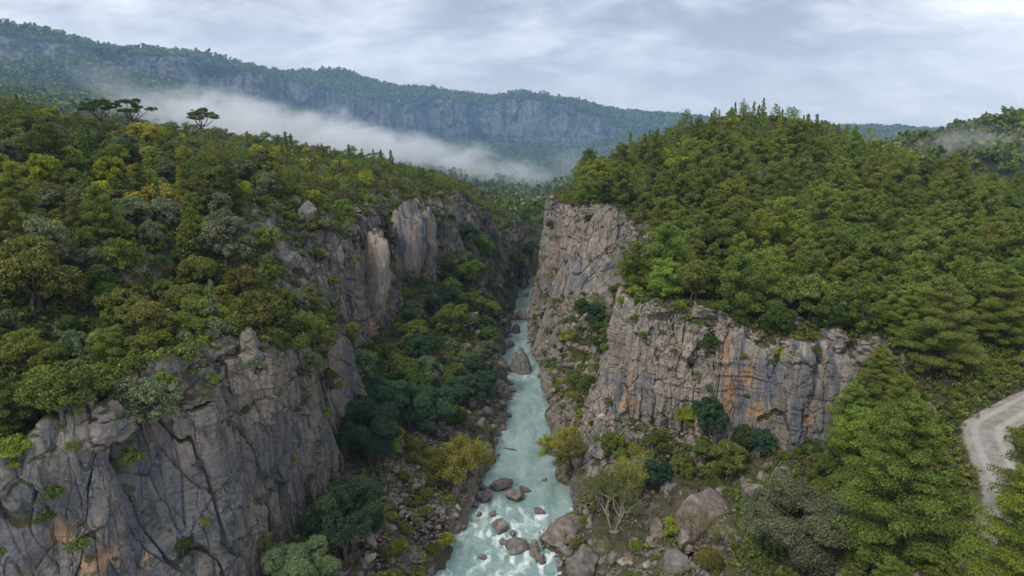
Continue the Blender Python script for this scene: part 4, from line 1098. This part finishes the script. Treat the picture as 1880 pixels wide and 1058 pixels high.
# low ground cover
gc = []
tu = RNG.uniform(0, 1, (42000, 4)); gy_ = 42 + tu[:, 1] ** 1.1 * 200; gx_ = (tu[:, 0] - .5) * 2 * (gy_ * 0.86 + 8); gz_ = near.at(gx_, gy_); gs_ = near.slope(gx_, gy_, 1.2)
ax_, ay_, ad_ = proj(np.stack([gx_, gy_, gz_], 1))
cover = [leaf_quads(np.array([[0, 0, 0.18]]) + np.random.default_rng(k).normal(size=(4, 3)) * [.4, .4, .1], np.full((4, 3), 0.34), 13, 0.2, np.random.default_rng(k), 0.6) for k in range(6)]
for k in range(len(tu)):
    x, y, z = gx_[k], gy_[k], gz_[k]
    if ay_[k] > 1130 or z < 0.8 or gs_[k] > 1.6 or not (-30 < ax_[k] < 1910): continue
    if x > 30 and y < 115 and road_dist(x, y) < 3.2: continue
    bankz = z < 9
    if bankz and tu[k, 2] > 0.22: continue
    n_ = float(tu[k, 3])
    col = PAL[('olive green', 'brownish olive', 'dark green', 'olive green', 'mid green', 'brownish olive')[int(n_ * 6)]] if not bankz else PAL[('yellow-green', 'brownish olive', 'olive green')[int(n_ * 3)]]
    gc.append((x, y, z, k % 6, 0.7 + 0.9 * tu[k, 2], jit(col, RNG)))
merge_mass('ground_cover', gc, cover, '')

# forest on the far mountains
ft = RNG.uniform(0, 1, (52000, 5)); fy = 356 + ft[:, 1] ** 0.75 * 1090; fx = (ft[:, 0] - 0.5) * 2 * (fy * 0.8)
fz = farf.at(fx, fy); fs_ = farf.slope(fx, fy, 4)
ax_, ay_, ad_ = proj(np.stack([fx, fy, fz + 4], 1))
okf = (ax_ > -20) & (ax_ < 1900) & (ay_ < 520) & (fs_ < 1.0 + 0.5 * (ft[:, 4] > 0.8))
ftree = []
for k in range(6):
    rng = np.random.default_rng(900 + k); H_ = 1.0
    if k < 3: C = np.stack([rng.normal(size=7) * .22, rng.normal(size=7) * .22, np.linspace(.25, 1.0, 7)], 1); Rr = np.stack([.34 - .2 * np.linspace(0, 1, 7)] * 2 + [np.full(7, .14)], 1)
    else: C = np.stack([rng.normal(size=6) * .24, rng.normal(size=6) * .24, rng.uniform(.3, .7, 6)], 1); Rr = np.full((6, 3), .26)
    ftree.append(leaf_quads(C, Rr, 7, 0.30, rng, 0.5, 1.2))
fit = []
fc = [PAL['pine green'], PAL['dark green'], PAL['olive green'], PAL['mid green'], PAL['pine green']]
for k in np.nonzero(okf)[0]:
    y = fy[k]; s = (4.5 + 3.5 * ft[k, 2])
    if y < 480 and ft[k, 3] < 0.3: continue
    fit.append((fx[k], y, fz[k] - 0.8, k % 6, s, jit(fc[int(ft[k, 3] * 5)], RNG)))
print('far', len(fit))
merge_mass('distant_forest', fit, ftree, '')
# ------------------------------------------------------------------ gravel road
def road_mesh():
    n = len(road); us = np.linspace(-1, 1, 17); V = []
    tg = np.gradient(road[:, :2], axis=0); tg /= np.linalg.norm(tg, axis=1, keepdims=True)
    dense = resample(road, 300); tgd = np.gradient(dense[:, :2], axis=0); tgd /= np.linalg.norm(tgd, axis=1, keepdims=True)
    s = np.arange(300)
    for j, u in enumerate(us):
        w = 2.8 * u + (0.35 * fbm(s / 14.0, 7.0 * (u > 0), 0.0, 2, 700) if abs(u) == 1 else 0)
        x = dense[:, 0] - tgd[:, 1] * w; y = dense[:, 1] + tgd[:, 0] * w
        z = near.at(x, y) + 0.09 - 0.05 * smooth(0.0, 0.2, 0.2 - abs(abs(u) - 0.45)) * 1.0 + fbm(x * 1.2, y * 1.2, 0.0, 2, 701) * 0.02
        if abs(u) == 1: z = z - 0.16
        V.append(np.stack([x, y, z], 1))
    V = np.stack(V, 1); m = len(us); i = (np.arange(299)[:, None] * m + np.arange(m - 1)[None]).ravel()
    F = np.stack([i, i + m, i + m + 1, i + 1], 1)[:, ::-1]
    me = new_mesh('road', V.reshape(-1, 3), F, 4); add_attr(me, 'across', np.tile(us, 300)); return me
t = NT('gravel'); pos = t.n('ShaderNodeNewGeometry').outputs['Position']
ac = t.n('ShaderNodeAttribute', attribute_name='across').outputs['Fac']
g1 = t.ramp(t.noise(pos, 0.8, 5, 0.65), [(0.35, (0.22, 0.195, 0.165)), (0.65, (0.38, 0.345, 0.305))])
g1 = t.mix(t.mr(t.noise(pos, 9, 3, 0.7), 0.4, 0.7, 0, 0.35), g1, (0.16, 0.14, 0.13))
vv = t.n('ShaderNodeTexVoronoi'); vv.inputs['Scale'].default_value = 7.0; t.l(pos, vv.inputs['Vector'])
g1 = t.mix(0.18, g1, vv.outputs['Color'], 'OVERLAY')
ru = t.math('ABSOLUTE', t.math('SUBTRACT', t.math('ABSOLUTE', ac), 0.42))
g1 = t.mix(t.math('MULTIPLY', t.mr(ru, 0.06, 0.2, 1.0, 0.0), 0.5), g1, (0.46, 0.43, 0.395))
ed = t.math('ADD', t.math('ABSOLUTE', ac), t.math('MULTIPLY', t.noise(pos, 0.9, 4, 0.7), 0.45))
g1 = t.mix(t.mr(ed, 1.02, 1.18), g1, (0.085, 0.08, 0.035))
bs = t.n('ShaderNodeBsdfPrincipled'); bs.inputs['Roughness'].default_value = 0.95; bs.inputs['Specular IOR Level'].default_value = 0.2; t.l(g1, bs.inputs['Base Color'])
bp = t.n('ShaderNodeBump'); bp.inputs['Distance'].default_value = 0.06; t.l(t.noise(pos, 6, 4, 0.7), bp.inputs['Height']); t.l(bp.outputs[0], bs.inputs['Normal'])
t.l(bs.outputs[0], t.out.inputs['Surface'])
tag(link('road', road_mesh(), t.m), kind='structure')

# ------------------------------------------------------------------ boulders
def boulder_mesh(name, seed, mat, sub=4, cuts=15, rough=0.07):
    import bmesh
    bm = bmesh.new(); bmesh.ops.create_icosphere(bm, subdivisions=sub, radius=1.0)
    V = np.array([v.co[:] for v in bm.verts]); rng = np.random.default_rng(seed)
    for k in range(cuts):
        n = unit(rng.normal(size=3)); d = rng.uniform(0.45, 0.8)
        e = np.maximum(0, V @ n - d); V = V - e[:, None] * n[None] * 0.97
    V += unit(V) * (fbm(V[:, 0] * 1.6 + seed, V[:, 1] * 1.6, V[:, 2] * 1.6, 5, seed, 0.6)[:, None] * rough * 1.2 + (smooth(-.1, .1, vnoise(V[:, 2] * 5 + V[:, 0], V[:, 0] * 1, V[:, 1], seed))[:, None] - .5) * rough * 0.7)
    for v, c in zip(bm.verts, V): v.co = c
    for f in bm.faces: f.smooth = True
    me = bpy.data.meshes.new(name); bm.to_mesh(me); bm.free(); me.materials.append(mat); return me
def boulder_material(name, a, b):
    t = NT(name); tc = t.n('ShaderNodeTexCoord').outputs['Object']; gp = t.n('ShaderNodeNewGeometry')
    c = t.ramp(t.noise(gp.outputs['Position'], 1.1, 6, 0.65), [(0.32, tuple(v * .6 for v in a)), (0.5, a), (0.68, b)])
    c = t.mix(t.mr(t.noise(gp.outputs['Position'], 5.0, 5, 0.75), 0.45, 0.75, 0, .5), c, tuple(v * .5 for v in a))
    c = t.mix(t.math('MULTIPLY', t.mr(t.noise(gp.outputs['Position'], 3.0, 5, 0.75), 0.62, 0.7), 0.5), c, (0.42, 0.40, 0.36))
    nz = t.n('ShaderNodeSeparateXYZ'); t.l(gp.outputs['Position'], nz.inputs[0])
    wet = t.mr(t.math('ADD', nz.outputs[2], t.math('MULTIPLY', t.noise(gp.outputs['Position'], 1.5, 3), -0.5)), -0.1, 0.25, 1.0, 0.0)
    c = t.mix(t.math('MULTIPLY', wet, 0.6), c, (0.05, 0.042, 0.035))
    d = t.n('ShaderNodeBsdfPrincipled'); t.l(c, d.inputs['Base Color']); t.l(t.mr(wet, 0, 1, 0.85, 0.3), d.inputs['Roughness']); d.inputs['Specular IOR Level'].default_value = 0.3
    bp = t.n('ShaderNodeBump'); bp.inputs['Distance'].default_value = 0.15; bp.inputs['Strength'].default_value = 0.8; t.l(t.noise(gp.outputs['Position'], 3.5, 6, 0.7), bp.inputs['Height']); t.l(bp.outputs[0], d.inputs['Normal'])
    t.l(d.outputs[0], t.out.inputs['Surface']); return t.m
M_b1 = boulder_material('boulder_brown', (0.215, 0.178, 0.15), (0.35, 0.30, 0.26))
M_b2 = boulder_material('boulder_grey', (0.20, 0.185, 0.165), (0.33, 0.30, 0.27))
M_b3 = boulder_material('boulder_pale', (0.40, 0.35, 0.29), (0.55, 0.50, 0.43))
bprot = [[boulder_mesh('boulder', 800 + 20 * j + i, m) for i in range(6 if j < 2 else 2)] for j, m in enumerate((M_b1, M_b2, M_b3))]
bprot.append([boulder_mesh('boulder', 880 + i, M_rock_r, 5, 6, 0.13) for i in range(2)])
wrocks = []
def boulder(px, py, w, h, label, tone=0, k=0, rz=0.0, Z=0.0, depth=0.8, lean=0.0, name='boulder', group=None):
    """px, py: where the rock meets the water or ground; w, h: its size in photo pixels"""
    p = P(px, py, Z=Z); s = p[1] / CT / FPX * 1.02
    o = link(name, bprot[tone][k % len(bprot[tone])]); W, Hh = w * s / 2, h * s / 2
    o.location = (p[0], p[1] + W * depth * 0.6, Z + Hh * 0.45); o.rotation_euler = (lean, lean * 0.6, rz); o.scale = (W * 1.15, W * depth * 1.15, Hh * 1.35)
    tag(o, label, 'boulder', group)
    if Z < 0.5: wrocks.append((p[0], p[1] + W * depth * 0.6, W * 1.1))
    return o
# the pyramid boulder of the narrow stretch
import bmesh
def pyramid_mesh():
    bm = bmesh.new(); bmesh.ops.create_icosphere(bm, subdivisions=4, radius=1.0)
    V = np.array([v.co[:] for v in bm.verts])
    for n, d in (((0.85, -0.35, 0.42), .42), ((-0.9, -0.3, 0.40), .40), ((0, 0.9, 0.45), .45), ((-0.1, -0.95, 0.55), .42), ((0.3, -0.8, 0.05), .6)):
        n = unit(np.array(n)); e = np.maximum(0, V @ n - d); V = V - e[:, None] * n[None] * 0.97
    V += unit(V) * fbm(V[:, 0] * 2, V[:, 1] * 2, V[:, 2] * 2, 4, 77)[:, None] * 0.13
    for v, c in zip(bm.verts, V): v.co = c
    for f in bm.faces: f.smooth = True
    me = bpy.data.meshes.new('pyramid'); bm.to_mesh(me); bm.free(); me.materials.append(M_b2); return me
p_ = P(958, 688, Z=0); o = link('boulder', pyramid_mesh()); o.location = (p_[0], p_[1] + 2.2, 1.2); o.scale = (4.7, 4.2, 6.0); o.rotation_euler = (0.08, -0.1, 0.5); tag(o, 'tall pyramid-shaped boulder standing mid-river in the narrow stretch', 'boulder'); wrocks.append((p_[0], p_[1] + 2.2, 3.2))
for a in [
    (935, 680, 24, 12, 'low rounded rock in the water left of the pyramid boulder', 0, 1), (947, 662, 22, 20, 'brown rock touching the left flank of the pyramid boulder', 0, 2),
    (947, 1018, 50, 44, 'large grey angular boulder in the rapids', 1, 0, 0.3), (982, 1022, 34, 34, 'brown boulder touching the right side of the large grey rapids boulder', 0, 3, 1.0),
    (993, 1034, 28, 26, 'smaller brown boulder at the end of the row in the rapids', 0, 4, 2.0), (920, 979, 44, 24, 'flat brown rock upstream of the large grey rapids boulder', 0, 0, 0.2),
    (941, 985, 20, 13, 'small brown rock just behind the large grey rapids boulder', 0, 1, 2.0), (921, 999, 18, 12, 'small dark tilted rock left of the large grey rapids boulder', 0, 2, 0.8),
    (947, 921, 50, 26, 'wedge-shaped dark brown boulder at the head of the rapids', 0, 5, 0.5), (966, 905, 26, 14, 'thin slanting rock behind the wedge-shaped boulder', 1, 1, -0.5),
    (917, 901, 56, 15, 'long flat slab lying along the left bank at the head of the rapids', 0, 3, 0.1), (990, 944, 30, 12, 'low brown rock awash on the right side of the rapids', 0, 2, 1.5),
    (887, 1028, 20, 12, 'small dark rock poking out of the white water at the bottom', 0, 4, 2.5), (905, 949, 18, 14, 'small brown rock in the left side of the rapids', 0, 5, 1.5),
    (880, 948, 14, 10, 'smallest of the brown rocks by the left shore of the rapids', 0, 0, 2.5), (871, 934, 18, 18, 'brown block on the left shore above the rapids', 0, 1, 0.7),
    (885, 901, 24, 18, 'brown boulder at the left shore next to the long flat slab', 0, 2, 2.7), (999, 884, 14, 5, 'rock barely breaking the surface in midstream', 0, 3, 0.4),
    (890, 922, 40, 26, 'broad brown block on the left shore beside the wedge boulder', 0, 5, 1.9), (862, 928, 36, 20, 'low brown slab behind the left shore of the rapids', 0, 0, 0.5, 0.8),
    (918, 690, 40, 34, 'dark boulder on the left shore left of the pyramid boulder', 0, 4, 0.9), (930, 640, 30, 22, 'brown boulder on the left shore above the pyramid boulder', 0, 2, 0.2),
    (960, 588, 26, 22, 'dark boulder narrowing the upper river', 0, 0, 1.0), (946, 612, 22, 18, 'rock on the left shore of the upper narrows', 0, 3, 0.2), (966, 545, 14, 14, 'small boulder in the farthest bend of the river', 1, 2, 0.8)]:
    boulder(*a)
lg = boulder_mesh('log', 870, M_b1, 3, 2, 0.05); lo = link('driftwood_log', lg); pp_ = P(937, 825, Z=0.05); lo.location = pp_; lo.scale = (1.3, 0.28, 0.2); lo.rotation_euler = (0, 0.03, -0.35); tag(lo, 'dark driftwood log floating in the calm water above the rapids', 'log'); wrocks.append((pp_[0], pp_[1], 0.8))
pin = [boulder_mesh('pinnacle', 860 + i, M_rock_r, 5, 7, 0.10) for i in range(2)]
def pinnacle(px, py, w, h, Y, label, k, rz):
    p = P(px, py, Y=Y); s = Y / FPX; o = link('rock_pinnacle', pin[k]); o.location = (p[0], p[1], p[2]); o.scale = (w * s * 0.62, w * s * 0.6, h * s * 0.62); o.rotation_euler = (0.05, 0.06 * (1 - 2 * k), rz); tag(o, label, 'rock')
pinnacle(742, 455, 62, 150, 176, 'tall pale pinnacle of rock standing out of the left canyon wall', 0, 0.4)
pinnacle(786, 462, 40, 120, 183, 'narrower pinnacle right of the tall pale one on the left canyon wall', 1, 1.1)
pinnacle(845, 440, 44, 100, 222, 'squat rock tower farther up the left side of the gorge', 0, 2.0)
pinnacle(690, 520, 56, 150, 150, 'broad grey rock buttress on the left wall before the tall pinnacle', 1, 2.6)
def landrock(px, py, w, h, label, tone, k, rz, group=None):
    hh = hit(px, py)
    if not hh: return
    d = hh.y * CT - (hh.z - CAMZ) * ST; s = d / FPX
    o = link('boulder', bprot[tone][k % len(bprot[tone])]); W, Hh = w * s / 2, h * s / 2
    o.location = (hh.x, hh.y + W * 0.4, hh.z + Hh * 0.45); o.rotation_euler = (0.05 * (k % 3), 0.04 * (k % 4), rz); o.scale = (W * 1.15, W * 0.95, Hh * 1.35); tag(o, label, 'boulder', group)
for a in [
    (1035, 1000, 100, 46, 'broad brown rock shelf on the right shore beside the rapids', 0, 3, 0.2), (1076, 1055, 62, 62, 'large dark upright boulder at the bottom edge right of the rapids', 1, 3, 0.6),
    (1150, 1042, 40, 18, 'pale flat rock among the darker boulders at the bottom', 2, 0, 0.3), (1190, 1040, 22, 12, 'smaller pale rock right of the pale flat rock', 2, 1, 0.9),
    (1240, 1056, 66, 46, 'dark rounded boulder at the bottom edge in front of the biggest boulder', 1, 5, 0.5), (1292, 980, 120, 104, 'biggest brown boulder on the right bank with a slanting face', 0, 4, 0.5),
    (1262, 1010, 60, 46, 'brown block leaning on the lower left of the biggest boulder', 0, 1, 1.4), (1388, 925, 60, 46, 'grey-brown block at the right of the boulder pile under the wide cliff', 0, 5, 0.6),
    (1400, 890, 34, 34, 'brown upright rock on top of the boulder pile', 0, 2, 1.0), (1330, 915, 34, 24, 'grey rock wedged in the middle of the boulder pile', 1, 2, 0.4), (1195, 870, 30, 18, 'pale grey rounded rock above the pale-stemmed trees', 1, 4, 0.8),
    (1130, 1035, 34, 22, 'brown rock between the dark upright boulder and the pale flat rock', 0, 0, 2.0), (1210, 985, 50, 30, 'brown slab behind the pale flat rock', 0, 3, 1.0), (1170, 1010, 40, 26, 'brown boulder above the pale flat rock', 0, 2, 0.1),
    (190, 800, 86, 60, 'rough capped rock on the rim of the near left cliff', 3, 0, 0.3), (200, 765, 74, 24, 'flat capstone resting on the rough rock of the near left rim', 3, 1, 0.1),
    (243, 625, 44, 34, 'pale weathered outcrop in the middle of the left hillside', 1, 2, 0.5), (253, 590, 34, 14, 'small pale slab above the pale weathered outcrop', 1, 3, 0.9),
    (455, 690, 66, 84, 'tall speckled rock knob above the near left cliff', 3, 0, 0.4), (520, 500, 60, 50, 'rounded grey outcrop above the left canyon wall', 1, 5, 0.2), (480, 480, 46, 40, 'grey block left of the rounded outcrop on the left hillside', 1, 2, 1.2),
    (565, 400, 34, 40, 'upright grey rock on the upper left rim', 1, 3, 0.7), (1535, 640, 60, 40, 'layered knob of rock on the right end of the wide cliff', 3, 0, 0.4), (1600, 655, 60, 44, 'layered rock at the far right end of the wide cliff rim', 3, 1, 0.3), (1290, 575, 60, 24, 'layered rock on the rim of the wide cliff, left part', 3, 1, 0.9), (1450, 600, 54, 30, 'layered rock on the rim of the wide cliff, middle part', 3, 0, 1.9), (1210, 575, 44, 20, 'small layered rock near the left corner of the wide cliff rim', 3, 0, 2.9),
    (1090, 392, 40, 14, 'rocky cap on the rim of the right buttress', 1, 1, 0.3)]:
    landrock(*a)
# countless lesser blocks of the banks: the larger ones one by one
rk = RNG.uniform(0, 1, (9000, 5)); ry = 76 + rk[:, 1] * 150; side = rk[:, 0] < 0.5
mxx = np.interp(ry, RLs[:, 1][np.argsort(RLs[:, 1])], RLs[:, 0][np.argsort(RLs[:, 1])]); mxr = np.interp(ry, RRs[:, 1][np.argsort(RRs[:, 1])], RRs[:, 0][np.argsort(RRs[:, 1])])
dist = rk[:, 2] ** 1.6
rx = np.where(side, mxx - 0.2 - dist * 15, mxr + 0.2 + dist * 22); rz_ = near.at(rx, ry)
rdarts = Darts(2.0); nb = 0; small = []
sa, sb, sdp = proj(np.stack([rx, ry, rz_], 1))
for i in range(len(rk)):
    if not (640 < sa[i] < 1500 and sb[i] < 1090) or rz_[i] > 14: continue
    s = 0.3 + 1.5 * rk[i, 3] ** 3.2 * (1.0 if dist[i] < .5 else 0.8)
    if ry[i] > 120 and s < 0.8: continue
    if not rdarts.ok(rx[i], ry[i], s * 0.75): continue
    rdarts.add(rx[i], ry[i], s * 0.75)
    L = side[i]; z0 = rz_[i]
    if s < 0.62 or nb >= 270: small.append((rx[i], ry[i], z0, s)); continue
    if not sees((rx[i], ry[i], z0), 1.0): continue
    nb += 1; tone = 0 if rk[i, 4] < 0.6 else (1 if rk[i, 4] < 0.95 else 2)
    ob = link('bank_boulder', bprot[tone][nb % len(bprot[tone])]); ob.location = (rx[i], ry[i], z0 + s * 0.22); ob.rotation_euler = (rk[i, 4] * 0.6, rk[i, 2] * 0.5, rk[i, 3] * 40 + i)
    ob.scale = (s * 1.05, s * (0.6 + 0.4 * rk[i, 1]), s * (0.5 + 0.35 * rk[i, 0] * 2 % 1 * 0.5))
    tn = ('brown', 'grey', 'pale')[tone]; szn = 'small' if s < 0.85 else 'medium' if s < 1.2 else 'large'
    wh = ('left' if L else 'right') + ' bank ' + ('beside the rapids' if ry[i] < 106 else 'beside the calm stretch' if ry[i] < 142 else 'of the narrow upper river') + (' at the water' if dist[i] < 0.12 else ' on the slope')
    lb = f'{szn} {tn} boulder on the {wh}'; tag(ob, lb, 'boulder', lb)
    if z0 < 0.5: wrocks.append((rx[i], ry[i], s))
def rubble():
    rng = np.random.default_rng(3); base = []
    for k in range(4):
        me = boulder_mesh('r', 900 + k, M_b1, 2, 7, 0.05); v = np.array([q.co[:] for q in me.vertices]); f = np.array([p.vertices[:] for p in me.polygons]); base.append((v, f)); bpy.data.meshes.remove(me)
    extra = RNG.uniform(0, 1, (9000, 4)); VV, FF_, o = [], [], 0
    ey = 78 + extra[:, 1] * 42; l = extra[:, 0] < .5
    ex = np.where(l, np.interp(ey, RLs[::-1, 1] if RLs[0, 1] > RLs[-1, 1] else RLs[:, 1], RLs[::-1, 0] if RLs[0, 1] > RLs[-1, 1] else RLs[:, 0]) - extra[:, 2] * 15, np.interp(ey, RRs[:, 1], RRs[:, 0]) + extra[:, 2] * 24)
    ez = near.at(ex, ey); lst = small + [(ex[i], ey[i], ez[i], 0.12 + 0.3 * extra[i, 3] ** 2) for i in range(len(ex)) if ez[i] > 0.0 and ez[i] < 14]
    for (x, y, z, s) in lst:
        v, f = base[rng.integers(4)]; a = rng.uniform(0, 6.28); ca, sn = math.cos(a), math.sin(a)
        q = v * np.array([s, s * rng.uniform(.6, 1), s * rng.uniform(.45, .8)]); w = np.stack([q[:, 0] * ca - q[:, 1] * sn + x, q[:, 0] * sn + q[:, 1] * ca + y, q[:, 2] + z + s * .25], 1)
        VV.append(w); FF_.append(f + o); o += len(v)
    me = new_mesh('rubble', np.vstack(VV), np.vstack(FF_), 3, True); tag(link('rubble', me, M_b1), kind='stuff')
rubble()

# ------------------------------------------------------------------ river
ysr = np.concatenate([np.linspace(66, 130, 560), np.linspace(130, 380, 560)[1:]])
def bound(c): 
    o = np.argsort(c[:, 1]); return lambda y: np.interp(y, c[o, 1], c[o, 0])
lf, rf_ = bound(RLs), bound(RRs)
us = np.linspace(0, 1, 90)
Yg, Ug = np.meshgrid(ysr, us, indexing='ij'); XL, XR = lf(Yg) - 2.2, rf_(Yg) + 2.2; Xg = XL + (XR - XL) * Ug
rap = smooth(107, 99, Yg) * 1.0 + 0.55 * smooth(6, 0, np.abs(Yg - 198)) + 0.5 * smooth(9, 0, np.abs(Yg - 166)) + 0.35 * smooth(8, 0, np.abs(Yg - 143)) + 0.5 * smooth(5, 0, np.abs(Yg - 232))
rap = np.clip(rap, 0, 1)
zw = fbm(Xg * 0.9, Yg * 0.55, 0.0, 3, 410) * (0.03 + 0.13 * rap) + fbm(Xg * 3.0, Yg * 2.0, 0.0, 2, 411) * (0.012 + 0.05 * rap)
fl2 = fbm(Xg / 0.7, Yg / 2.2, 0.0, 3, 425)
fl = fbm(Xg / 1.5 + fbm(Xg / 3, Yg / 4, 0, 2, 420) * 1.4, Yg / 5.5, 0.0, 4, 421)
foam = rap * smooth(-0.15, 1.0, fl + 0.1) * (0.55 + 0.45 * smooth(-0.4, 0.5, fl2))
for (x, y, r) in wrocks:
    dx, dy = Xg - x, Yg - y
    ring = np.exp(-((np.hypot(dx, dy) - r * 1.0) / (0.45 * r + 0.25)) ** 2) * 0.75
    wake = np.exp(-(dx / (r * 0.9)) ** 2) * smooth(0.0, -r, dy) * np.exp(np.minimum(0, dy + r) / (r * 2.2))
    k = np.maximum(ring * (0.35 + 0.65 * rap), wake * (0.25 + 0.75 * rap))
    foam = np.maximum(foam, k * smooth(-0.35, 0.35, fl2) * 1.15)
edge = np.minimum(Ug, 1 - Ug) * (XR - XL)
foam = np.maximum(foam, smooth(3.4, 2.0, edge) * rap * smooth(-0.2, 0.5, fl2) * 0.9)
zw += foam * 0.06
Vr = np.stack([Xg, Yg, zw], -1).reshape(-1, 3); m = len(us); i = (np.arange(len(ysr) - 1)[:, None] * m + np.arange(m - 1)[None]).ravel()
me = new_mesh('river', Vr, np.stack([i, i + 1, i + m + 1, i + m], 1), 4); add_attr(me, 'foam', foam.ravel()); add_attr(me, 'rapids', rap.ravel())
t = NT('river_water'); pos = t.n('ShaderNodeNewGeometry').outputs['Position']; fa = t.n('ShaderNodeAttribute', attribute_name='foam').outputs['Fac']; ra = t.n('ShaderNodeAttribute', attribute_name='rapids').outputs['Fac']
milk = t.ramp(t.noise(t.mapping(pos, (1, 0.35, 1)), 0.35, 4, 0.6, 0.6), [(0.3, (0.17, 0.27, 0.25)), (0.5, (0.25, 0.365, 0.34)), (0.7, (0.35, 0.46, 0.43))])
st_ = t.noise(t.mapping(pos, (1, 0.22, 1)), 2.2, 5, 0.65, 0.5)
fm = t.mr(t.math('ADD', fa, t.math('MULTIPLY', t.math('SUBTRACT', st_, 0.5), 1.3)), 0.22, 1.15)
fl_ = t.math('MULTIPLY', t.mr(t.noise(t.mapping(pos, (1.1, 0.5, 1)), 1.3, 6, 0.7), 0.60, 0.75), 0.2)
col = t.mix(t.mr(fa, 0.0, 0.6, 0.0, 0.55), milk, (0.48, 0.62, 0.59)); col = t.mix(t.math('MAXIMUM', fm, fl_), col, (0.82, 0.87, 0.86))
bs = t.n('ShaderNodeBsdfPrincipled'); t.l(col, bs.inputs['Base Color']); t.l(t.mr(fm, 0, 1, 0.12, 0.7), bs.inputs['Roughness']); bs.inputs['IOR'].default_value = 1.33
bp = t.n('ShaderNodeBump'); bp.inputs['Distance'].default_value = 0.25; bp.inputs['Strength'].default_value = 0.55
t.l(t.math('ADD', t.noise(t.mapping(pos, (1, 0.6, 1)), 1.7, 5, 0.65, 0.8), t.math('MULTIPLY', t.noise(pos, 6.0, 3, 0.6), 0.3)), bp.inputs['Height']); t.l(bp.outputs[0], bs.inputs['Normal'])
t.l(bs.outputs[0], t.out.inputs['Surface'])
tag(link('river', me, t.m), kind='structure')

# ------------------------------------------------------------------ mist and haze
def mist_material(name, dens, sc):
    t = NT(name); tc = t.n('ShaderNodeTexCoord').outputs['Object']; pos = t.n('ShaderNodeNewGeometry').outputs['Position']
    ln = t.n('ShaderNodeVectorMath', operation='LENGTH'); t.l(tc, ln.inputs[0])
    n = t.noise(t.mapping(pos, (1, 1, 1.7)), sc, 5, 0.68, 0.9)
    sx = t.n('ShaderNodeSeparateXYZ'); t.l(tc, sx.inputs[0])
    r2 = t.math('ADD', ln.outputs['Value'], t.math('MULTIPLY', t.math('SUBTRACT', n, 0.5), 2.6))
    r2 = t.math('ADD', r2, t.math('MULTIPLY', sx.outputs[2], 0.45)); f = t.mr(r2, 0.05, 1.0, 1.0, 0.0); f = t.math('MULTIPLY', f, t.mr(t.noise(t.mapping(pos, (1, 1, 1.5), (50, 9, 3)), sc * 2.2, 4, 0.7, 0.6), 0.34, 0.62, 0.12, 1.0)); f = t.math('MULTIPLY', f, t.mr(ln.outputs['Value'], 0.8, 0.99, 1.0, 0.0))
    v = t.n('ShaderNodeVolumePrincipled'); v.inputs['Color'].default_value = (1.0, 1.0, 1.0, 1); v.inputs['Anisotropy'].default_value = 0.1
    t.l(t.math('MULTIPLY', f, dens), v.inputs['Density']); t.l(v.outputs[0], t.out.inputs['Volume']); return t.m
def mist(px, py, Y, hw, hh, dep, dens, tilt=0.0, sc=0.03, yaw=0.0):
    p = P(px, py, Y=Y); s = Y / FPX
    bm = bmesh.new(); bmesh.ops.create_icosphere(bm, subdivisions=4, radius=1.0); me = bpy.data.meshes.new('mist'); bm.to_mesh(me); bm.free()
    o = link('mist', me, mist_material('mist', dens, sc)); o.location = p; o.scale = (hw * s, dep, hh * s); o.rotation_euler = (0, tilt, yaw); tag(o, kind='stuff'); return o
mist(470, 222, 520, 320, 74, 60, 0.075, R(11.0), 0.022)
mist(730, 272, 560, 300, 62, 60, 0.075, R(11.5), 0.022)
mist(960, 325, 600, 150, 50, 60, 0.028, R(4), 0.028)
def valley_air():
    bm = bmesh.new(); bmesh.ops.create_icosphere(bm, subdivisions=4, radius=1.0); me = bpy.data.meshes.new('valley_air'); bm.to_mesh(me); bm.free()
    t = NT('valley_air'); v = t.n('ShaderNodeVolumePrincipled'); v.inputs['Color'].default_value = (0.40, 0.66, 1.0, 1); v.inputs['Density'].default_value = 0.0007
    t.l(v.outputs[0], t.out.inputs['Volume']); o = link('valley_mist', me, t.m); o.location = (-60, 690, 40); o.scale = (900, 300, 150); tag(o, kind='stuff')
valley_air()
mist(225, 150, 560, 110, 42, 40, 0.009, R(20), 0.03)
mist(1040, 292, 620, 60, 34, 40, 0.010, R(-15), 0.03)
mist(1790, 262, 385, 200, 52, 22, 0.022, R(-3), 0.03)

def haze():
    me = bpy.data.meshes.new('haze'); bm = bmesh.new(); bmesh.ops.create_cube(bm, size=1.0); bm.to_mesh(me); bm.free()
    o = link('haze', me); zb, zt = -12.0, 260.0
    o.location = (0, 790, (zb + zt) / 2); o.scale = (2700, 1780, zt - zb)
    t = NT('haze'); v = t.n('ShaderNodeVolumePrincipled'); v.inputs['Color'].default_value = (0.46, 0.72, 1.0, 1); v.inputs['Density'].default_value = 0.00009; v.inputs['Anisotropy'].default_value = 0.0
    t.l(v.outputs[0], t.out.inputs['Volume']); me.materials.append(t.m); tag(o, kind='stuff')
haze()

cy = scene.cycles
cy.max_bounces = 8; cy.diffuse_bounces = 2; cy.glossy_bounces = 2; cy.transmission_bounces = 2; cy.volume_bounces = 5; cy.transparent_max_bounces = 4
cy.volume_step_rate = 1.5; cy.volume_max_steps = 128
cy.use_denoising = True
cy.use_adaptive_sampling = True; cy.adaptive_threshold = 0.02
cy.caustics_reflective = False; cy.caustics_refractive = False
